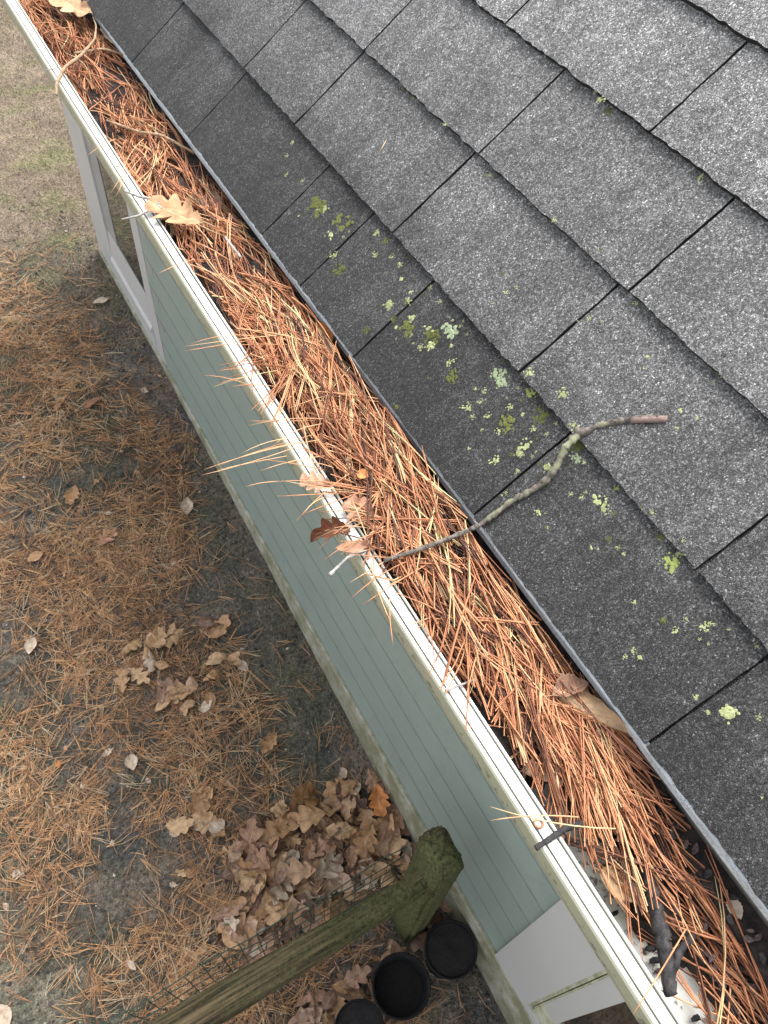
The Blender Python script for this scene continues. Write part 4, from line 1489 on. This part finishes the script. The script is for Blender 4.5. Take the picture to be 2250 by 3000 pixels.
for i, (x, y, rp, t) in enumerate(LIC):
    p = on_roof(x, y)
    u = (p - P0).dot(UU)
    c = max([k for k in range(len(LV)) if LV[k] <= u + 1e-6] or [0])
    n = 0.0122 - 0.0105 * ((u - LV[c]) / 0.2)
    p = on_roof(x, y, n)
    dist = (p - CAM).length
    s = rp * dist / CF * 1.3
    o = add('lichen_patch' if t != 'm' else 'moss_patch', rnd.choice(LM[t]))
    o.matrix_world = Matrix.Translation(p + NN * 0.0002) @ RB @ Matrix.Rotation(rnd.uniform(0, 6.28), 4, 'Z') @ Matrix.Diagonal((s, s * rnd.uniform(0.75, 1.0), min(s, 0.008) * 0.36, 1))
    if t in NAMES:
        yy_ = p.y
        wh = 'just left of the crooked twig' if 0.42 < yy_ < 0.62 else ('right of the crooked twig' if yy_ <= 0.42 else 'midway up the eave' if yy_ < 0.85 else 'far up the eave')
        tag(o, '%s %s on the %s shingle course, %s' % ('yellow green' if t == 'y' else 'dark olive', 'lichen patch' if t == 'y' else 'moss patch', ('lowest', 'second', 'third', 'fourth', 'upper')[min(c, 4)], wh), 'lichen' if t == 'y' else 'moss', NAMES[t][1])
    else:
        lab = {('p', 0): 'round pale green lichen patch low on the roof, nearer the twig', ('p', 1): 'mint green lichen patch tucked beside the crooked twig', ('p', 2): 'pale green lichen patch on the roof farthest from the twig',
               ('b', 0): 'bright yellow green lichen tuft just below a shingle butt', ('b', 1): 'small bright green lichen spot on a shingle butt edge', ('b', 2): 'large bright yellow green lichen patch'}
        order = {'p': [0, 1, 2], 'b': [0, 2, 1]}
        kk = seen.get(t, 0)
        seen[t] = kk + 1
        lab2 = {'p': [lab[('p', 0)], lab[('p', 1)], lab[('p', 2)]], 'b': [lab[('b', 0)], 'large bright yellow green lichen patch right of the twig, by itself', lab[('b', 1)]]}
        tag(o, lab2[t][kk], 'lichen')
# a single pale needle lying on the roof
q0, q1 = on_roof(820 * D, 328 * D, 0.009), on_roof(835 * D, 302 * D, 0.009)
single_needle([q0, q0.lerp(q1, 0.5), q1], 0.0009, 0.97, 'short pale needle lying alone on the shingles', None)

# ================================================================== FENCE
fence = tag(empty('fence', (0.253, 0.322, ground_z(0.253, 0.322))), 'weathered mossy split rail fence ending at the house wall', 'fence')
FL = -Vector(fence.location)


def lump_column(cx, cy, hx, hy, z0, z1, seed, chamfer):
    v, f = [], []
    n = 56
    zs = [z0 + (z1 - z0) * i / 70 for i in range(71)] + [z1 + chamfer * 0.3, z1 + chamfer * 0.6, z1 + chamfer * 0.85, z1 + chamfer]
    for k, zz in enumerate(zs):
        sc_ = 1.0 if zz <= z1 else 1.0 - 0.42 * (zz - z1) / chamfer
        for i in range(n):
            a = 2 * math.pi * i / n
            ca, sa = math.cos(a), math.sin(a)
            e = 0.46
            x = math.copysign(abs(ca) ** e, ca) * hx * sc_
            y = math.copysign(abs(sa) ** e, sa) * hy * sc_
            q = 1 + 0.07 * nz(ca * 2, sa * 2, seed + zz * 2) + 0.06 * nz(ca * 7, sa * 7, seed + zz * 1.5) + 0.045 * nz(ca * 16, sa * 16, zz * 30)
            q -= 0.16 * max(0.0, 1 - abs(math.sin(a * 1.5 + seed + 0.5 * nz(zz * 3, seed))) * 9)      # drying cracks
            v.append((cx + x * q, cy + y * q, zz + (0.010 * nz(ca * 1.3, sa * 1.3, seed) if zz > z1 else 0)))
    m_ = len(zs)
    for k in range(m_ - 1):
        for i in range(n):
            i2 = (i + 1) % n
            f.append((k * n + i, k * n + i2, (k + 1) * n + i2, (k + 1) * n + i))
    v.append((cx, cy, z1 + chamfer * 1.02))
    c_ = len(v) - 1
    for i in range(n):
        f.append(((m_ - 1) * n + i, (m_ - 1) * n + (i + 1) % n, c_))
    return v, f


v, f = lump_column(0.254, 0.322, 0.044, 0.064, -2.75, -1.475, 3.3, 0.035)
o = add('post', mesh_of('post', v, f, M['post'], True), fence, FL)
v, f = lump_column(-2.15, 0.31, 0.056, 0.075, -2.75, -1.475, 8.3, 0.035)
add('post', mesh_of('post', v, f, M['post'], True), fence, FL)


def rail_mesh(x0, x1, cy, cz, seed):
    v, f = [], []
    n, m_ = 36, 110
    for k in range(m_ + 1):
        t = k / m_
        x = x0 + (x1 - x0) * t
        e = min(1.0, 0.66 + 1.5 * min(t, 1 - t))
        for i in range(n):
            a = 2 * math.pi * i / n + 0.5
            ca, sa = math.cos(a), math.sin(a)
            q = 1 - 0.14 * max(0.0, 1 - abs(math.sin(a * 2.0 + seed + 0.9 * nz(x * 1.5, seed))) * 7) + 0.10 * nz(ca * 1.6, sa * 1.6, seed + x * 0.8) + 0.045 * nz(ca * 4, sa * 4, seed + x * 7) + 0.07 * nz(ca * 9, sa * 9, seed + x * 1.3)
            # split log: wedge-like section
            w = 0.043 * (abs(ca) ** 0.45) * math.copysign(1, ca)
            h = 0.036 * (abs(sa) ** 0.5) * math.copysign(1, sa)
            v.append((x, cy + w * q * e + 0.008 * nz(x * 1.2, seed), cz + h * q * e + 0.006 * nz(x * 1.5, seed + 4)))
    for k in range(m_):
        for i in range(n):
            i2 = (i + 1) % n
            f.append((k * n + i, k * n + i2, (k + 1) * n + i2, (k + 1) * n + i))
    f.append(tuple(range(n)))
    f.append(tuple(reversed(range(m_ * n, (m_ + 1) * n))))
    return v, f


v, f = rail_mesh(0.235, -2.2, 0.305, -1.652, 2.2)
add('rail', mesh_of('rail', v, f, M['rail'], True), fence, FL)

# green welded wire fixed to the far side of the rails
wm = MB()
wy = 0.392
for i in range(9):
    zz = -1.572 - 0.105 * i
    pts = [(0.20 - 0.06 * k, wy + 0.010 * nz(k * 0.35, i * 2.0), zz + 0.012 * nz(k * 0.3, i * 0.6 + 8) + 0.006) for k in range(39)]
    wm.tube(pts, 0.0015, 4)
for k in range(46):
    x = 0.195 - 0.05 * k
    top = -1.548 + 0.012 * nz(k * 1.7, 3.0)
    pts = [(x + 0.006 * nz(k * 1.1, j), wy + 0.010 * nz(x * 6, j * 0.9) + (0.014 * nz(k * 2.3, 9) if j == 0 else 0), top - (top + 2.48) * j / 8) for j in range(9)]
    wm.tube(pts, 0.0015, 4)
wire = wm.build('wire_mesh', M['wire'], fence, True, FL)

# ================================================================== POTS
def pot(cx, cy, rr_, zr, h, label, filled, seed):
    e = empty('plant_pot', (cx, cy, zr - h))
    tag(e, label, 'pot')
    n = 40
    v, f = [], []
    prof = [(0.0, 0.0), (rr_ * 0.76, 0.0), (rr_ * 0.78, 0.01), (rr_ * 0.95, h - 0.022), (rr_ * 1.03, h - 0.022), (rr_ * 1.04, h - 0.002), (rr_ * 1.0, h), (rr_ * 0.955, h - 0.004), (rr_ * 0.75, 0.012), (0.0, 0.012)]
    for (q, zz) in prof:
        for i in range(n):
            a = 2 * math.pi * i / n
            d = 1 + 0.015 * nz(math.cos(a), math.sin(a), seed)
            v.append((q * d * math.cos(a), q * d * math.sin(a), zz))
    for k in range(len(prof) - 1):
        for i in range(n):
            i2 = (i + 1) % n
            f.append((k * n + i, k * n + i2, (k + 1) * n + i2, (k + 1) * n + i))
    add('shell', mesh_of('shell', v, f, M['pot'], True), e)
    lvl = h - (0.012 if filled else 0.10)
    sv = [(0, 0, lvl + 0.006)]
    rings = 8
    sr = rr_ * (0.93 if filled else 0.84)
    for k in range(1, rings + 1):
        for i in range(n):
            a = 2 * math.pi * i / n
            q = sr * k / rings
            sv.append((q * math.cos(a), q * math.sin(a), lvl + 0.006 * nz(q * 30 * math.cos(a), q * 30 * math.sin(a), seed)))
    sf = [(0, 1 + i, 1 + (i + 1) % n) for i in range(n)]
    for k in range(rings - 1):
        for i in range(n):
            i2 = (i + 1) % n
            sf.append((1 + k * n + i, 1 + (k + 1) * n + i, 1 + (k + 1) * n + i2, 1 + k * n + i2))
    add('soil', mesh_of('soil', sv, sf, M['potsoil'], True), e)
    return e


pot(0.113, 0.146, 0.097, -2.345, 0.205, 'open black nursery pot in the middle of the three pots', False, 1)
pot(0.318, 0.157, 0.090, -2.335, 0.215, 'black pot filled to the rim beside the house wall', True, 2)
pot(-0.068, 0.110, 0.080, -2.36, 0.19, 'small black pot cut off by the bottom edge', True, 3)

# ================================================================== GROUND COVER
r4 = random.Random(31)


def needle_density(x, y):
    d = 0.0
    n = nz(x * 1.7, y * 1.5, 14.0) + 0.55 * nz(x * 5, y * 5, 3.0) + 0.3 * nz(x * 13, y * 13, 8.0)
    d = 0.50 + 1.45 * n
    wallgap = 0.16 - x + 0.14 * nz(x * 3, y * 3, 40.0)       # bare drip line along the wall
    if wallgap < 0:
        d -= min(0.95, -wallgap * 7)
    if y > 3.4:
        d -= min(0.75, (y - 3.4) * 0.55)
    ll = -(x + 0.60) - 0.44 * (y - 0.44)
    if ll > 0:
        d -= min(0.6, ll * 2.4)
    if y < 0.5 and x > -0.3:
        d -= 0.25
    return max(0.04, min(1.0, d))


gn = MB()
cnt = 0
while cnt < 24000:
    t = r4.random()
    y = -0.4 + 5.0 * (r4.random() ** 1.25)
    x = r4.uniform(-1.5, 0.40)
    if y > 0 and x < -1.40 + 0.27 * y:
        if r4.random() < 0.85:
            continue
    if r4.random() > needle_density(x, y):
        continue
    ang = r4.uniform(0, 6.28)
    sh0 = min(1, max(0, r4.gauss(0.56 + 0.3 * nz(x * 2.5, y * 2.5, 61.0), 0.26)))
    L0 = r4.uniform(0.07, 0.13)
    for b in range(r4.choice((1, 2, 3, 3))):
        a = ang + r4.gauss(0, 0.13)
        L = L0 * r4.uniform(0.85, 1.05)
        p = Vector((x, y, 0))
        q = p + Vector((math.sin(a) * L * 0.5, math.cos(a) * L * 0.5, 0)) + Vector((r4.gauss(0, 0.004), r4.gauss(0, 0.004), 0))
        s = p + Vector((math.sin(a) * L, math.cos(a) * L, 0))
        if max(p.x, s.x, q.x) > 0.41:
            continue
        for w in (p, q, s):
            w.z = ground_z(w.x, w.y) + r4.uniform(0.004, 0.014)
        gn.tube([p, q, s], [0.0011, 0.0011, 0.0007], 3, min(1, max(0, sh0 + r4.gauss(0, 0.08))), False)
        cnt += 1
tag(gn.build('fallen_needles', M['needle_ground'], None, True), 'carpet of fallen pine needles on the yard soil', 'needles', kind='stuff')

gb = MB()
for k in range(26000):
    y = -0.2 + 8.5 * (r4.random() ** 1.1)
    x = r4.uniform(-1.3 + 0.2 * y * 0.6, min(0.40 if y < 4.3 else 0.9, 0.40 + max(0, y - 4.3)))
    far = y > 3.4
    g = nz(x * 1.9, y * 1.9, 50.0)
    if not far and g < -0.05 and r4.random() < 0.75:
        continue
    if x > 0.1 and y < 3.4 and r4.random() < 0.6:
        continue
    zz = ground_z(x, y)
    h = r4.uniform(0.008, 0.024) * (1.5 if far else 1)
    a = r4.uniform(0, 6.28)
    ln = r4.uniform(0.4, 1.6) * h
    tip = (x + math.cos(a) * ln, y + math.sin(a) * ln, zz + h)
    w = 0.0016 if not far else 0.0022
    b = len(gb.v)
    gb.v += [(x - w * math.sin(a), y + w * math.cos(a), zz), (x + w * math.sin(a), y - w * math.cos(a), zz), tip]
    gb.f.append((b, b + 1, b + 2))
    sh = r4.uniform(0.0, 0.55) if not far else r4.choice((r4.uniform(0.5, 1.0), r4.uniform(0.5, 1.0), r4.uniform(0.1, 0.5)))
    gb.a += [sh] * 3
tag(gb.build('short_grass', M['grass']), 'thin mossy grass and dry blades on the soil', 'grass', kind='stuff')

cb = MB()
for k in range(26000):
    y = -0.3 + 6.5 * (r4.random() ** 1.3)
    if y > 3.2 and r4.random() < (y - 3.2) / 2.0:
        continue
    x = r4.uniform(max(-1.3, -1.45 + 0.27 * y), 0.41)
    s = r4.uniform(0.0015, 0.0048) * (2.3 if r4.random() < 0.12 else 1)
    zz = ground_z(x, y) + s * 0.4
    b = len(cb.v)
    j = lambda: r4.uniform(0.6, 1.3) * s
    cb.v += [(x + j(), y, zz), (x, y + j(), zz), (x - j(), y, zz), (x, y - j(), zz), (x, y, zz + j() * 0.8)]
    cb.f += [(b, b + 1, b + 4), (b + 1, b + 2, b + 4), (b + 2, b + 3, b + 4), (b + 3, b, b + 4)]
    sh = 1.0 if r4.random() < 0.02 else r4.uniform(0, 0.9)
    cb.a += [sh] * 5
tag(cb.build('soil_crumbs', M['crumb']), 'loose crumbs of soil and grit on the yard', 'soil', kind='stuff')
